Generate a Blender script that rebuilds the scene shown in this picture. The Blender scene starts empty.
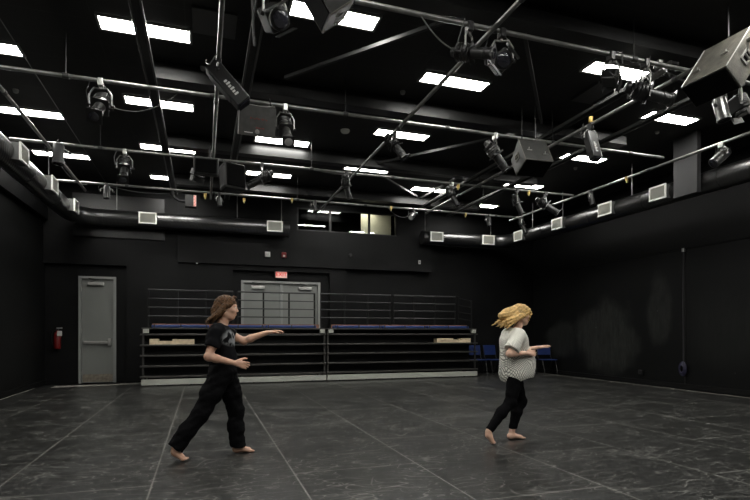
import bpy, bmesh, math, random
import numpy as np
from mathutils import Vector, Matrix, Quaternion
random.seed(7)
PI = math.pi
S = bpy.context.scene
C = S.collection
# ------------------------------------------------------------------ camera
cd = bpy.data.cameras.new('camera'); cam = bpy.data.objects.new('camera', cd); C.objects.link(cam)
YAW = math.atan2(172, 519)
cam.location = (0, 0, 1.25)
cam.rotation_euler = (PI/2, 0, -YAW)
cd.sensor_width = 36; cd.lens = 519/750*36
cd.shift_y = (333-250)/750
cd.clip_start = .05; cd.clip_end = 100
S.camera = cam
# ------------------------------------------------------------------ world, exposure
w = bpy.data.worlds.new('world'); S.world = w; w.use_nodes = True
w.node_tree.nodes['Background'].inputs[0].default_value = (.5, .5, .5, 1)
w.node_tree.nodes['Background'].inputs[1].default_value = 0.0
S.view_settings.view_transform = 'Standard'; S.view_settings.look = 'None'
S.view_settings.gamma = 1; S.view_settings.use_curve_mapping = False
S.view_settings.exposure = 0.0
PANEL = 40.0            # strength of the ceiling light panels
ZC, ZP = 4.95, 4.42     # ceiling height, pipe grid height
# ------------------------------------------------------------------ materials
def mat(name, col, rough=.6, metal=0., spec=.5, var=0., vs=6., bump=0., bs=40., emit=None, es=0.):
    m = bpy.data.materials.new(name); m.use_nodes = True
    nt = m.node_tree; p = nt.nodes['Principled BSDF']
    p.inputs['Base Color'].default_value = (*col, 1); p.inputs['Roughness'].default_value = rough
    p.inputs['Metallic'].default_value = metal; p.inputs['Specular IOR Level'].default_value = spec
    if var or bump:
        tc = nt.nodes.new('ShaderNodeTexCoord')
    if var:
        n = nt.nodes.new('ShaderNodeTexNoise'); n.inputs['Scale'].default_value = vs; n.inputs['Detail'].default_value = 5
        nt.links.new(tc.outputs['Object'], n.inputs['Vector'])
        r = nt.nodes.new('ShaderNodeValToRGB')
        r.color_ramp.elements[0].position = .3; r.color_ramp.elements[1].position = .7
        r.color_ramp.elements[0].color = (*[c*(1-var) for c in col], 1)
        r.color_ramp.elements[1].color = (*[min(1, c*(1+var)) for c in col], 1)
        nt.links.new(n.outputs[0], r.inputs[0]); nt.links.new(r.outputs[0], p.inputs['Base Color'])
    if bump:
        n2 = nt.nodes.new('ShaderNodeTexNoise'); n2.inputs['Scale'].default_value = bs; n2.inputs['Detail'].default_value = 4
        nt.links.new(tc.outputs['Object'], n2.inputs['Vector'])
        b = nt.nodes.new('ShaderNodeBump'); b.inputs['Strength'].default_value = bump; b.inputs['Distance'].default_value = .02
        nt.links.new(n2.outputs[0], b.inputs['Height']); nt.links.new(b.outputs[0], p.inputs['Normal'])
    if emit:
        p.inputs['Emission Color'].default_value = (*emit, 1); p.inputs['Emission Strength'].default_value = es
    return m
class G:                                    # tiny node-graph helper
    def __init__(s, m): s.nt = m.node_tree; s.p = s.nt.nodes['Principled BSDF']
    def n(s, t, **k):
        x = s.nt.nodes.new('ShaderNode'+t)
        for a, b in k.items():
            if a.startswith('_'): setattr(x, a[1:], b)
            else: x.inputs[a.replace('_', ' ')].default_value = b
        return x
    def l(s, a, b): s.nt.links.new(a, b)
    def m(s, op, a, b=None, c=None):
        x = s.n('Math', _operation=op)
        for i, v in enumerate((a, b, c)):
            if v is None: continue
            if isinstance(v, (int, float)): x.inputs[i].default_value = v
            else: s.l(v, x.inputs[i])
        return x.outputs[0]
    def ramp(s, v, pts):
        r = s.n('ValToRGB'); e = r.color_ramp.elements
        while len(e) < len(pts): e.new(.5)
        for i, (p, c) in enumerate(pts):
            e[i].position = p; e[i].color = (c, c, c, 1) if isinstance(c, (int, float)) else (*c, 1)
        s.l(v, r.inputs[0]); return r.outputs[0]
    def mix(s, f, a, b):
        x = s.n('MixRGB')
        for i, v in enumerate((f, a, b)):
            if isinstance(v, (int, float)): x.inputs[i].default_value = v
            elif isinstance(v, tuple): x.inputs[i].default_value = (*v, 1)
            else: s.l(v, x.inputs[i])
        return x.outputs[0]

M = {}
M['ceil'] = mat('black ceiling', (.012, .012, .012), .75)
g = G(M['ceil']); tc = g.n('TexCoord'); mp = g.n('Mapping'); g.l(tc.outputs['Object'], mp.inputs['Vector'])
mp.inputs['Location'].default_value = (2.27, .7, 0)
br = g.n('TexBrick', Scale=1., Mortar_Size=.008, Brick_Width=1.035, Row_Height=.54); br.offset = 0
g.l(mp.outputs[0], br.inputs['Vector'])
g.l(g.mix(br.outputs['Fac'], (.004, .004, .0039), (.012, .012, .0115)), g.p.inputs['Base Color'])
M['wall'] = mat('black wall paint', (.0045, .0046, .0048), .5, var=.35, vs=1.3, bump=.06, bs=9, spec=.17)
M['wallr'] = mat('black wall with chalky smudges', (.0115, .0118, .0115), .5, spec=.2)
g = G(M['wallr']); tc = g.n('TexCoord'); sx = g.n('SeparateXYZ'); g.l(tc.outputs['Object'], sx.inputs[0])
Yc, Zc = sx.outputs[1], sx.outputs[2]
wob = g.n('TexNoise', Scale=1.9, Detail=4); g.l(tc.outputs['Object'], wob.inputs['Vector'])
def blob(y, z, ry, rz, soft=.25):
    a = g.m('DIVIDE', g.m('SUBTRACT', Yc, y), ry); b = g.m('DIVIDE', g.m('SUBTRACT', Zc, z), rz)
    d = g.m('ADD', g.m('SQRT', g.m('ADD', g.m('MULTIPLY', a, a), g.m('MULTIPLY', b, b))), g.m('MULTIPLY', g.m('SUBTRACT', wob.outputs[0], .5), .9))
    mr = g.n('MapRange'); mr.inputs[1].default_value = 1+soft*.5; mr.inputs[2].default_value = 1-soft
    g.l(d, mr.inputs[0]); return mr.outputs[0]
bl = g.m('MAXIMUM', blob(11.3, 1.12, 1.15, .95), g.m('MAXIMUM', g.m('MULTIPLY', blob(9.55, 1.75, .36, .85), .7), g.m('MULTIPLY', blob(13.1, 1.05, .7, .6), .6)))
bl = g.m('MAXIMUM', bl, g.m('MULTIPLY', blob(7.9, 1.3, .9, .8, .5), .35))
nn = g.n('TexNoise', Scale=2.2, Detail=6, Roughness=.65); mm = g.n('Mapping'); mm.inputs['Scale'].default_value = (1, 5.5, 1.3)
g.l(tc.outputs['Object'], mm.inputs['Vector']); g.l(mm.outputs[0], nn.inputs['Vector'])
sm = g.m('MULTIPLY', bl, g.ramp(nn.outputs[0], [(.3, .35), (.66, 1.)]))
sp = g.n('TexVoronoi', Scale=2.3); g.l(tc.outputs['Object'], sp.inputs['Vector'])
spk = g.ramp(sp.outputs[0], [(.02, 1.), (.035, 0.)])
c1 = g.mix(sm, (.003, .0032, .0032), (.022, .023, .021)); c2 = g.mix(g.m('MULTIPLY', spk, .5), c1, (.1, .1, .1))
g.l(c2, g.p.inputs['Base Color'])
M['walll'] = mat('black wall paint left', (.0034, .0036, .0036), .5, var=.3, vs=1.2, spec=.22)
M['trim'] = mat('black trim', (.003, .003, .003), .6, spec=.2)
M['floor'] = mat('black floor sheets', (.03, .03, .03), .4, spec=.42)
g = G(M['floor']); tc = g.n('TexCoord'); O = tc.outputs['Object']
sx = g.n('SeparateXYZ'); g.l(O, sx.inputs[0]); cb = g.n('CombineXYZ')
g.l(g.m('ADD', sx.outputs[1], 2.45+.02), cb.inputs[0]); g.l(g.m('ADD', sx.outputs[0], .40+1.17*4), cb.inputs[1])
br = g.n('TexBrick', Scale=1., Mortar_Size=.007, Brick_Width=2.36, Row_Height=1.17, Mortar_Smooth=.1); br.offset = .5
br.inputs['Color1'].default_value = (.008, .0082, .0078, 1); br.inputs['Color2'].default_value = (.0115, .0116, .011, 1)
g.l(cb.outputs[0], br.inputs['Vector'])
nz = g.n('TexNoise', Scale=.7, Detail=6, Roughness=.6); g.l(O, nz.inputs['Vector'])
nz2 = g.n('TexNoise', Scale=9., Detail=8, Roughness=.75); mp2 = g.n('Mapping'); mp2.inputs['Scale'].default_value = (.7, 1.6, 1); g.l(O, mp2.inputs['Vector']); g.l(mp2.outputs[0], nz2.inputs['Vector'])
base = g.mix(g.ramp(nz2.outputs[0], [(.45, 0.), (.78, 1.)]), br.outputs['Color'], (.030, .030, .028))
seam = g.m('MULTIPLY', br.outputs['Fac'], g.ramp(nz2.outputs[0], [(.35, .35), (.6, 1.)]))
base = g.mix(seam, base, (.20, .197, .18))
# scratches: thin zero-crossings of stretched noise in several directions
tot = None
for k, (ang, sc, st, wd) in enumerate([(12, 2.2, 3, .0055), (62, 2.6, 2.5, .005), (-35, 2.4, 3, .0055), (100, 3.1, 2, .005), (-72, 2.0, 3.5, .005), (30, 1.3, 1.5, .0028), (5, 4.5, 5, .008)]):
    mk = g.n('Mapping'); mk.inputs['Rotation'].default_value = (0, 0, math.radians(ang)); mk.inputs['Scale'].default_value = (sc, sc*st, 1); mk.inputs['Location'].default_value = (k*3.1, k*1.7, 0)
    g.l(O, mk.inputs['Vector']); q = g.n('TexNoise', Scale=1., Detail=.6, Roughness=.5); g.l(mk.outputs[0], q.inputs['Vector'])
    line = g.ramp(g.m('ABSOLUTE', g.m('SUBTRACT', q.outputs[0], .5+.02*(k-2))), [(wd, 1.), (wd*1.8, 0.)])
    q2 = g.n('TexNoise', Scale=1.6, Detail=2); mk2 = g.n('Mapping'); mk2.inputs['Location'].default_value = (k*7.3, -k*4.1, 0); g.l(O, mk2.inputs['Vector']); g.l(mk2.outputs[0], q2.inputs['Vector'])
    line = g.m('MULTIPLY', line, g.ramp(q2.outputs[0], [(.50, 0.), (.60, 1.)]))
    tot = line if tot is None else g.m('MAXIMUM', tot, line)
n3 = g.n('TexNoise', Scale=26., Detail=3, Roughness=.7); m3 = g.n('Mapping'); m3.inputs['Scale'].default_value = (.45, 1.3, 1); m3.inputs['Rotation'].default_value = (0, 0, .15); g.l(O, m3.inputs['Vector']); g.l(m3.outputs[0], n3.inputs['Vector'])
base = g.mix(g.m('MULTIPLY', g.ramp(n3.outputs[0], [(.60, 0.), (.72, 1.)]), g.ramp(nz.outputs[0], [(.35, .35), (.6, 1.)])), base, (.10, .10, .092))
vo = g.n('TexVoronoi', Scale=3.4); g.l(O, vo.inputs['Vector'])
dots = g.ramp(vo.outputs[0], [(.018, 1.), (.03, 0.)])
base = g.mix(g.m('MULTIPLY', tot, .8), base, (.17, .168, .155)); base = g.mix(g.m('MULTIPLY', dots, .7), base, (.2, .2, .18))
g.l(base, g.p.inputs['Base Color'])
g.l(g.ramp(g.m('ADD', g.m('MULTIPLY', nz.outputs[0], .5), g.m('MULTIPLY', nz2.outputs[0], .5)), [(.3, .27), (.7, .38)]), g.p.inputs['Roughness'])
bp = g.n('Bump', Strength=.04, Distance=.01); g.l(nz2.outputs[0], bp.inputs['Height']); g.l(bp.outputs[0], g.p.inputs['Normal'])
M['under'] = mat('pale subfloor', (.30, .29, .26), .6, var=.35, vs=8)
M['edge'] = mat('worn floor edge', (.28, .27, .24), .6, var=.5, vs=12)
M['door'] = mat('grey door paint', (.19, .197, .185), .45, var=.05, vs=2)
M['doorframe'] = mat('grey door frame', (.25, .258, .245), .45)
M['steel'] = mat('brushed steel', (.5, .5, .48), .35, metal=.8, var=.1, vs=20)
M['kick'] = mat('worn kick plate', (.22, .19, .15), .5, metal=.3, var=.35, vs=14)
M['pipe'] = mat('dull steel pipe', (.22, .22, .21), .38, metal=.75, var=.25, vs=9)
M['coupling'] = mat('black pipe clamp', (.03, .03, .03), .5)
M['duct'] = mat('glossy black duct', (.010, .010, .010), .27, spec=.6)
M['duct'].node_tree.nodes['Principled BSDF'].inputs['Coat Weight'].default_value = 1.; M['duct'].node_tree.nodes['Principled BSDF'].inputs['Coat Roughness'].default_value = .3
g = G(M['duct']); tc = g.n('TexCoord'); wv = g.n('TexWave', Scale=8., Distortion=.3, _bands_direction='DIAGONAL'); g.l(tc.outputs['Object'], wv.inputs['Vector'])
bp = g.n('Bump', Strength=.22, Distance=.008); g.l(wv.outputs[0], bp.inputs['Height']); g.l(bp.outputs[0], g.p.inputs['Normal']); g.l(bp.outputs[0], g.p.inputs['Coat Normal'])
M['riser'] = mat('dark grey sheet metal', (.03, .03, .031), .5, var=.15, vs=2)
M['collar'] = mat('grey vent box', (.10, .10, .097), .5, var=.2, vs=5)
M['vframe'] = mat('white vent frame', (.8, .8, .76), .5)
M['vgrille'] = mat('pale vent grille', (.42, .42, .37), .55)
M['beam'] = mat('black painted steel beam', (.009, .009, .009), .38, var=.2, vs=3, spec=.5)
M['strut'] = mat('worn strut channel', (.09, .09, .088), .35, metal=.5)
M['brace'] = mat('dark grey brace', (.012, .012, .012), .5)
M['panel'] = mat('lit light panel', (.9, .9, .88), .5, emit=(1., .985, .93), es=PANEL)
M['pframe'] = mat('light panel frame', (.25, .25, .24), .5)
M['black'] = mat('black metal', (.006, .006, .006), .38, spec=.6)
M['dark'] = mat('dark grey metal', (.02, .02, .02), .38, metal=.3)
M['alu'] = mat('bare aluminium', (.22, .22, .215), .3, metal=.9, var=.3, vs=25)
M['lens'] = mat('glass lens', (.02, .02, .025), .08, spec=1.)
M['glasslit'] = mat('pale glass lens', (.5, .5, .48), .12, spec=1.)
M['brass'] = mat('brass coupling', (.5, .36, .12), .4, metal=.6)
M['cable'] = mat('grey cable', (.06, .06, .06), .55)
M['safety'] = mat('steel safety cable', (.3, .3, .29), .4, metal=.7)
M['spk'] = mat('black speaker cabinet', (.008, .008, .008), .55, var=.2, vs=12, bump=.2, bs=60)
M['spkgrey'] = mat('worn grey speaker cabinet', (.10, .095, .08), .5, var=.45, vs=9, bump=.2, bs=60)
M['spkmid'] = mat('dark grey speaker cabinet', (.024, .024, .022), .5, var=.35, vs=10, bump=.2, bs=60)
M['grille'] = mat('black speaker grille', (.002, .002, .002), .95, spec=.1)
M['metaledge'] = mat('bare metal edge', (.35, .35, .33), .4, metal=.6)
M['redtxt'] = mat('faded red print', (.16, .02, .015), .5)
M['whitetxt'] = mat('white print', (.6, .6, .58), .5)
M['rail'] = mat('black rail', (.004, .004, .004), .5, spec=.25)
M['railtop'] = mat('worn black rail bar', (.035, .035, .035), .33, metal=.4)
M['nose'] = mat('dark aluminium step nosing', (.075, .073, .068), .4, metal=.65, var=.15, vs=6)
M['riserblk'] = mat('black riser', (.004, .004, .004), .6)
M['skirt'] = mat('pale grey skirt board', (.36, .37, .33), .55, var=.1, vs=2)
M['blue'] = mat('blue plastic seat', (.014, .038, .15), .4, var=.1)
M['bluec'] = mat('blue chair plastic', (.008, .022, .10), .45, var=.1)
M['wood'] = mat('bare plywood', (.66, .54, .37), .6, var=.15, vs=14)
M['woodtop'] = mat('reddish board edge', (.2, .09, .06), .6, var=.2)
M['red'] = mat('red enamel', (.12, .005, .005), .35)
M['white'] = mat('white plastic', (.6, .6, .57), .45)
M['exit'] = mat('lit exit sign face', (.8, .55, .5), .5, emit=(1, .48, .4), es=.28)
M['exitred'] = mat('red exit letters', (.6, .02, .02), .5, emit=(1, .04, .02), es=.45)
M['plate'] = mat('grey ceiling plate', (.035, .035, .035), .5)
M['spkflat'] = mat('flat grey speaker cabinet', (.05, .05, .047), .55, var=.25, vs=10)
M['cream'] = mat('cream board', (.75, .72, .58), .6, var=.05)
M['purple'] = mat('dark purple rope', (.010, .009, .03), .6)
M['rope'] = mat('grey rope', (.03, .03, .032), .6)
M['yellow'] = mat('yellow tape', (.5, .42, .12), .5)
gm = bpy.data.materials.new('booth glass'); gm.use_nodes = True; nt = gm.node_tree
nt.nodes.remove(nt.nodes['Principled BSDF']); out = nt.nodes['Material Output']
mx = nt.nodes.new('ShaderNodeMixShader'); tr = nt.nodes.new('ShaderNodeBsdfTransparent'); gl = nt.nodes.new('ShaderNodeBsdfGlossy'); fr = nt.nodes.new('ShaderNodeFresnel')
tr.inputs[0].default_value = (.9, .92, .9, 1); gl.inputs['Roughness'].default_value = .01; fr.inputs[0].default_value = 1.55
nt.links.new(fr.outputs[0], mx.inputs[0]); nt.links.new(tr.outputs[0], mx.inputs[1]); nt.links.new(gl.outputs[0], mx.inputs[2]); nt.links.new(mx.outputs[0], out.inputs[0])
M['glass'] = gm

# ------------------------------------------------------------------ helpers
class MB:
    def __init__(s): s.b = bmesh.new()
    def box(s, x0, x1, y0, y1, z0, z1, R=None, bev=0):
        vs = [s.b.verts.new((x, y, z)) for x in (x0, x1) for y in (y0, y1) for z in (z0, z1)]
        if R is not None:
            for v in vs: v.co = R @ v.co
        fs = []
        for f in ((0, 1, 3, 2), (4, 6, 7, 5), (0, 4, 5, 1), (2, 3, 7, 6), (0, 2, 6, 4), (1, 5, 7, 3)):
            fs.append(s.b.faces.new([vs[i] for i in f]))
        if bev:
            es = {e for f in fs for e in f.edges}
            bmesh.ops.bevel(s.b, geom=list(es), offset=bev, segments=2, affect='EDGES', profile=.5)
        return s
    def hull(s, pts, faces):
        vs = [s.b.verts.new(p) for p in pts]
        for f in faces: s.b.faces.new([vs[i] for i in f])
        return s
    def tube(s, pts, r, n=10, cap=True):
        pts = [Vector(p) for p in pts]; rs = r if isinstance(r, (list, tuple)) else [r]*len(pts)
        up = None; prev = None
        for i, p in enumerate(pts):
            t = (pts[min(i+1, len(pts)-1)]-pts[max(i-1, 0)])
            t = t.normalized() if t.length > 1e-9 else Vector((0, 0, 1))
            if up is None:
                up = t.orthogonal().normalized()
            up = (up-t*up.dot(t)); up = up.normalized() if up.length > 1e-6 else t.orthogonal().normalized()
            sd = t.cross(up)
            ring = [s.b.verts.new(p+(up*math.cos(a)+sd*math.sin(a))*rs[i]) for a in [2*PI*k/n for k in range(n)]]
            if prev:
                for k in range(n): s.b.faces.new((prev[k], prev[(k+1) % n], ring[(k+1) % n], ring[k]))
            elif cap: s.b.faces.new(ring[::-1])
            prev = ring
        if cap: s.b.faces.new(prev)
        return s
    def lathe(s, prof, n=20, R=None):       # prof: (radius, z) along local z
        prev = None
        for (r, z) in prof:
            ring = [s.b.verts.new((r*math.cos(2*PI*k/n), r*math.sin(2*PI*k/n), z)) for k in range(n)]
            if R is not None:
                for v in ring: v.co = R @ v.co
            if prev:
                for k in range(n): s.b.faces.new((prev[k], prev[(k+1) % n], ring[(k+1) % n], ring[k]))
            else: s.b.faces.new(ring[::-1])
            prev = ring
        s.b.faces.new(prev); return s
    def build(s, name, m, parent=None, smooth=False, loc=None):
        bmesh.ops.recalc_face_normals(s.b, faces=s.b.faces)
        me = bpy.data.meshes.new(name); s.b.to_mesh(me); s.b.free()
        me.materials.append(M[m] if isinstance(m, str) else m)
        if smooth:
            me.polygons.foreach_set('use_smooth', [True]*len(me.polygons))
            try: me.set_sharp_from_angle(angle=math.radians(40))
            except Exception: pass
        o = bpy.data.objects.new(name, me); C.objects.link(o)
        if parent: o.parent = parent
        if loc: o.location = loc
        return o
def tag(o, label=None, cat=None, group=None, kind=None):
    if label: o['label'] = label
    if cat: o['category'] = cat
    if group: o['group'] = group
    if kind: o['kind'] = kind
    return o
def struct(o, label=None):
    o['kind'] = 'structure'
    if label: o['label'] = label
    return o
def empty(name, loc=(0, 0, 0), rot=(0, 0, 0)):
    o = bpy.data.objects.new(name, None); C.objects.link(o); o.location = loc; o.rotation_euler = rot; o.empty_display_size = .1
    return o
def copy_tree(o, parent=None):
    c = o.copy(); C.objects.link(c)
    if parent: c.parent = parent
    for ch in o.children: copy_tree(ch, c)
    return c
def arc_pts(p0, p1, sag, n=10):
    p0, p1 = Vector(p0), Vector(p1)
    return [p0.lerp(p1, t)-Vector((0, 0, sag*4*t*(1-t))) for t in [i/n for i in range(n+1)]]
def textmesh(s, size, name, m, parent, mtx, depth=.002, align='CENTER'):
    cu = bpy.data.curves.new(name, 'FONT'); cu.body = s; cu.size = size; cu.align_x = align; cu.align_y = 'CENTER'; cu.extrude = depth
    t = bpy.data.objects.new('tmp', cu); C.objects.link(t)
    bpy.context.view_layer.update()
    me = bpy.data.meshes.new_from_object(t.evaluated_get(bpy.context.evaluated_depsgraph_get()))
    bpy.data.objects.remove(t); me.transform(mtx); me.materials.clear(); me.materials.append(M[m])
    o = bpy.data.objects.new(name, me); C.objects.link(o); o.parent = parent; return o

# ------------------------------------------------------------------ the room
XL, XR, YB, YF = -3.65, 10.25, 14.5, -3.0
fb = MB(); fb.hull([(-3.6, YF+.1, 0), (9.98, YF+.1, 0), (9.98, 14.3, 0), (-1.2, 14.3, 0), (-1.6, 13.85, 0), (-3.1, 13.6, 0), (-3.6, 13.5, 0)]+[(-3.6, YF+.1, -.02), (9.98, YF+.1, -.02), (9.98, 14.3, -.02), (-1.2, 14.3, -.02), (-1.6, 13.85, -.02), (-3.1, 13.6, -.02), (-3.6, 13.5, -.02)],
  [tuple(range(7)), tuple(range(13, 6, -1))]+[(i, i+7, (i+1) % 7+7, (i+1) % 7) for i in range(7)])
struct(fb.build('floor', 'floor'))
struct(MB().box(-3.614, -3.601, YF+.1, 13.5, -.02, .004).build('trim_8', 'edge'))
struct(MB().box(XL-.1, XR+.1, YF-.1, YB+2.6, -.2, -.0205).build('floor', 'riserblk'))
struct(MB().box(9.981, 9.998, YF+.1, 14.0, -.02, .004).build('trim_1', 'edge'))
struct(MB().box(XL-.1, XR+.1, YF-.1, YB+2.6, ZC, ZC+.15).build('ceiling', 'ceil'))
struct(MB().box(XL-.15, XL, YF, YB+2.6, 0, ZC).build('wall_left', 'walll'))
struct(MB().box(XL, XL+.10, YF, YB, 3.98, 4.32).build('trim_2', 'wall'))
struct(MB().box(XR, XR+.15, YF, YB+2.6, 0, ZC).build('wall_right', 'wallr'))
struct(MB().box(XR-.03, XR, YF, YB, 3.13, 3.17).build('trim_3', 'trim'))
struct(MB().box(XR-.03, XR, YF, YB, 0, .11).build('baseboard_right', 'trim'))
struct(MB().box(XL, XL+.03, YF, YB, 0, .11).build('baseboard_left', 'trim'))
struct(MB().box(XR-.008, XR, 8.84, 8.86, .11, 3.13).build('trim_4', 'riserblk'))
struct(MB().box(XL, XR, YF-.15, YF, 0, ZC).build('wall_front', 'wall'))
# back wall with two door openings; upper part open behind the booth
b = MB()
DL = (-2.92, -2.08, 2.66); DD = (.98, 3.16, 2.68)
for x0, x1 in ((XL, DL[0]), (DL[1], DD[0]), (DD[1], XR)): b.box(x0, x1, YB, YB+.2, 0, 3.1)
b.box(DL[0], DL[1], YB, YB+.2, DL[2], 3.1); b.box(DD[0], DD[1], YB, YB+.2, DD[2], 3.1)
b.box(XL, -.61, YB, YB+.2, 3.1, ZC); b.box(6.54, XR, YB, YB+.2, 3.1, ZC)
struct(b.build('wall_back', 'wall'))
# raised surrounds round the doors
b = MB(); YS = YB-.14
b.box(-1.83, .75, YS, YB-.001, 0, 2.94); b.box(XL, 3.9, YS, YB-.001, 2.94, 3.075); b.box(XL, -.615, YS, YB-.001, 3.075, ZC); b.box(3.41, 3.9, YS, YB-.001, 0, 2.94)
struct(b.build('trim_5', 'wall'))
# control booth block
BY = 14.28; WX0, WX1, WZ0, WZ1 = 2.46, 5.42, 4.09, 4.72
b = MB()
b.box(-.61, WX0, BY, BY+.12, 3.08, ZC); b.box(WX1, 6.54, BY, BY+.12, 3.08, ZC)
b.box(WX0, WX1, BY, BY+.12, 3.08, WZ0); b.box(WX0, WX1, BY, BY+.12, WZ1, ZC)
b.box(-.61, 6.54, BY+.12, 17.0, 3.08, 3.2)
b.box(-.61, -.5, BY+.12, 17.0, 3.2, ZC); b.box(6.43, 6.54, BY+.12, 17.0, 3.2, ZC); b.box(-.61, 6.54, 16.9, 17.0, 3.2, ZC)
struct(b.build('wall_booth', 'wall'))
wn = empty('window_1', ((WX0+WX1)/2, BY+.05, WZ0)); struct(wn, 'control booth window with three glass panes and black mullions')
hw = (WX1-WX0)/2
f = MB()
for x in (-hw+.02, -.53, .63, hw-.02): f.box(x-.03, x+.03, -.03, .03, 0, WZ1-WZ0)
f.box(-hw, hw, -.04, .03, 0, .03); f.box(-hw, hw, -.03, .03, WZ1-WZ0-.03, WZ1-WZ0); f.build('window_frame', 'dark', wn)
for x0, x1 in ((-hw+.05, -.56), (-.50, .60), (.66, hw-.05)): MB().box(x0, x1, .0, .006, .03, WZ1-WZ0-.03).build('glass_pane', 'glass', wn)
o = MB().box(4.5, 5.45, 14.9, 14.93, 3.21, 4.85).build('notice_board', 'cream'); tag(o, 'cream board standing inside the control booth, seen through the window', 'board')
L = bpy.data.lights.new('booth_lamp_light', 'AREA'); L.energy = 9; L.size = .6; L.color = (1, .95, .8)
lo = bpy.data.objects.new('booth_lamp_light', L); C.objects.link(lo); lo.location = (4.6, 14.65, 4.88)
o = MB().box(4.3, 4.9, 14.5, 14.8, 4.9, 4.948).build('booth_lamp', 'white'); tag(o, 'white ceiling lamp inside the control booth', 'lamp'); lo.parent = o
# dark flat panel high on back wall, left
o = MB().box(-3.02, -.93, YB-.19, YB-.141, 3.62, 4.68, bev=.01).build('acoustic_panel', 'black'); tag(o, 'flat black rectangular panel high on the back wall behind the duct', 'wall panel')

# ------------------------------------------------------------------ doors
def door_leaf(parent, x0, x1, z1, bar=None, kick=True, closer_side=0):
    lf = MB().box(x0, x1, 0, .045, .01, z1, bev=.004).build('door_leaf', 'door', parent)
    w_ = x1-x0
    c0 = x0+w_*(.2 if closer_side == 0 else .45)
    MB().box(c0, c0+.36, -.07, -.001, z1-.16, z1-.075, bev=.01).build('door_closer', 'steel', lf)
    MB().tube([(c0+.05, -.03, z1-.07), (c0+.25, -.1, z1-.02), (c0+.02, -.06, z1+.01)], .012, 8).build('closer_arm', 'dark', lf)
    if bar:
        MB().box(x0+.06, x1-.04, -.075, -.03, .98, 1.045, bev=.008).build('push_bar', 'steel', lf)
        MB().box(x1-.12, x1-.045, -.09, -.001, .93, 1.11, bev=.01).build('latch_box', 'steel', lf)
        MB().box(x0+.05, x0+.1, -.06, -.001, .97, 1.05, bev=.008).build('bar_bracket', 'steel', lf)
    if kick: MB().box(x0+.02, x1-.02, -.004, 0, .03, .22).build('kick_plate', 'kick', lf)
    for z in (.25, z1*.5, z1-.25): MB().tube([(x0-.004, -.012, z-.05), (x0-.004, -.012, z+.05)], .01, 8).build('hinge', 'steel', lf)
d1 = empty('door_1', ((DL[0]+DL[1])/2, YB+.02, 0)); struct(d1, 'grey single door with push bar in the back wall')
h_ = (DL[1]-DL[0])/2
f = MB(); f.box(-h_, -h_+.06, -.06, .12, 0, DL[2]); f.box(h_-.06, h_, -.06, .12, 0, DL[2]); f.box(-h_+.06, h_-.06, -.06, .12, DL[2]-.06, DL[2]); f.build('door_frame', 'doorframe', d1)
door_leaf(d1, -h_+.063, h_-.063, DL[2]-.065, True)
d2 = empty('door_2', ((DD[0]+DD[1])/2, YB+.02, 0)); struct(d2, 'grey double doors under the exit sign in the back wall')
h_ = (DD[1]-DD[0])/2
f = MB(); f.box(-h_, -h_+.07, -.06, .12, 0, DD[2]); f.box(h_-.07, h_, -.06, .12, 0, DD[2]); f.box(-h_+.07, h_-.07, -.06, .12, DD[2]-.06, DD[2]); f.build('door_frame', 'doorframe', d2)
MB().box(-.035, .035, -.03, .1, 0, DD[2]-.062).build('door_mullion', 'doorframe', d2)
door_leaf(d2, -h_+.073, -.038, DD[2]-.065, None, False, 0); door_leaf(d2, .038, h_-.073, DD[2]-.065, None, False, 1)
struct(MB().hull([(-3.3, 13.60, -.001), (-1.62, 13.87, -.001), (-1.24, 14.29, -.001), (-1.5, 14.29, -.001), (-1.72, 14.12, -.001), (-3.3, 14.02, -.001)]+[(-3.3, 13.60, -.015), (-1.62, 13.87, -.015), (-1.24, 14.29, -.015), (-1.5, 14.29, -.015), (-1.72, 14.12, -.015), (-3.3, 14.02, -.015)], [tuple(range(6)), tuple(range(11, 5, -1))]+[(i, i+6, (i+1) % 6+6, (i+1) % 6) for i in range(6)]).build('trim_7', 'under'))
struct(MB().box(-2.276, -2.264, 1.0, 14.2, ZC-.006, ZC-.0005).build('trim_9', 'strut'))

# ------------------------------------------------------------------ ceiling beams, struts, braces
BX0, BX1 = -.66, 7.35
def beam(Y, x0, x1, label):
    e = empty('ceiling_beam', ((x0+x1)/2, Y, 4.69)); h = (x1-x0)/2
    MB().box(-h, h, 0, .2, 0, .15, bev=.004).build('lower_flange', 'beam', e)
    MB().box(-h+.02, h-.02, .07, .13, .151, ZC-4.69-.002).build('web', 'beam', e)
    return tag(e, label, 'beam')
bl_ = ['black ceiling beam nearest the camera, above the first cross pipe', 'black ceiling beam above the second cross pipe', 'black ceiling beam above the third cross pipe', 'black ceiling beam nearest the back wall']
for Y, x1, l_ in zip((4.9, 7.56, 10.22, 12.82), (6.6, BX1, BX1, BX1), bl_): beam(Y, BX0, x1, l_)
for X, l_ in ((-.66, 'leftmost black strut channel running the depth of the ceiling'), (.57, 'middle black strut channel running beside the hanging speaker'), (5.62, 'black strut channel running just right of the centre depth pipe'), (6.73, 'rightmost black strut channel cutting across the right light column')):
    ys = 5.0 if X == 5.62 else 1.0
    e = empty('strut_channel', (X, 0, 4.62)); tag(e, l_, 'strut')
    for s in (-1, 1): MB().box(s*.055-.012, s*.055+.012, ys, 13.6, 0, .045, bev=.003).build('channel_rail', 'strut', e)
    MB().box(-.042, .042, ys, 13.6, .012, .04).build('channel_web', 'riserblk', e)
    for y in (6.0, 9.2, 11.6): MB().tube([(0, y, .045), (0, y, .325)], .008, 6).build('hanger_rod', 'strut', e)
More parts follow.
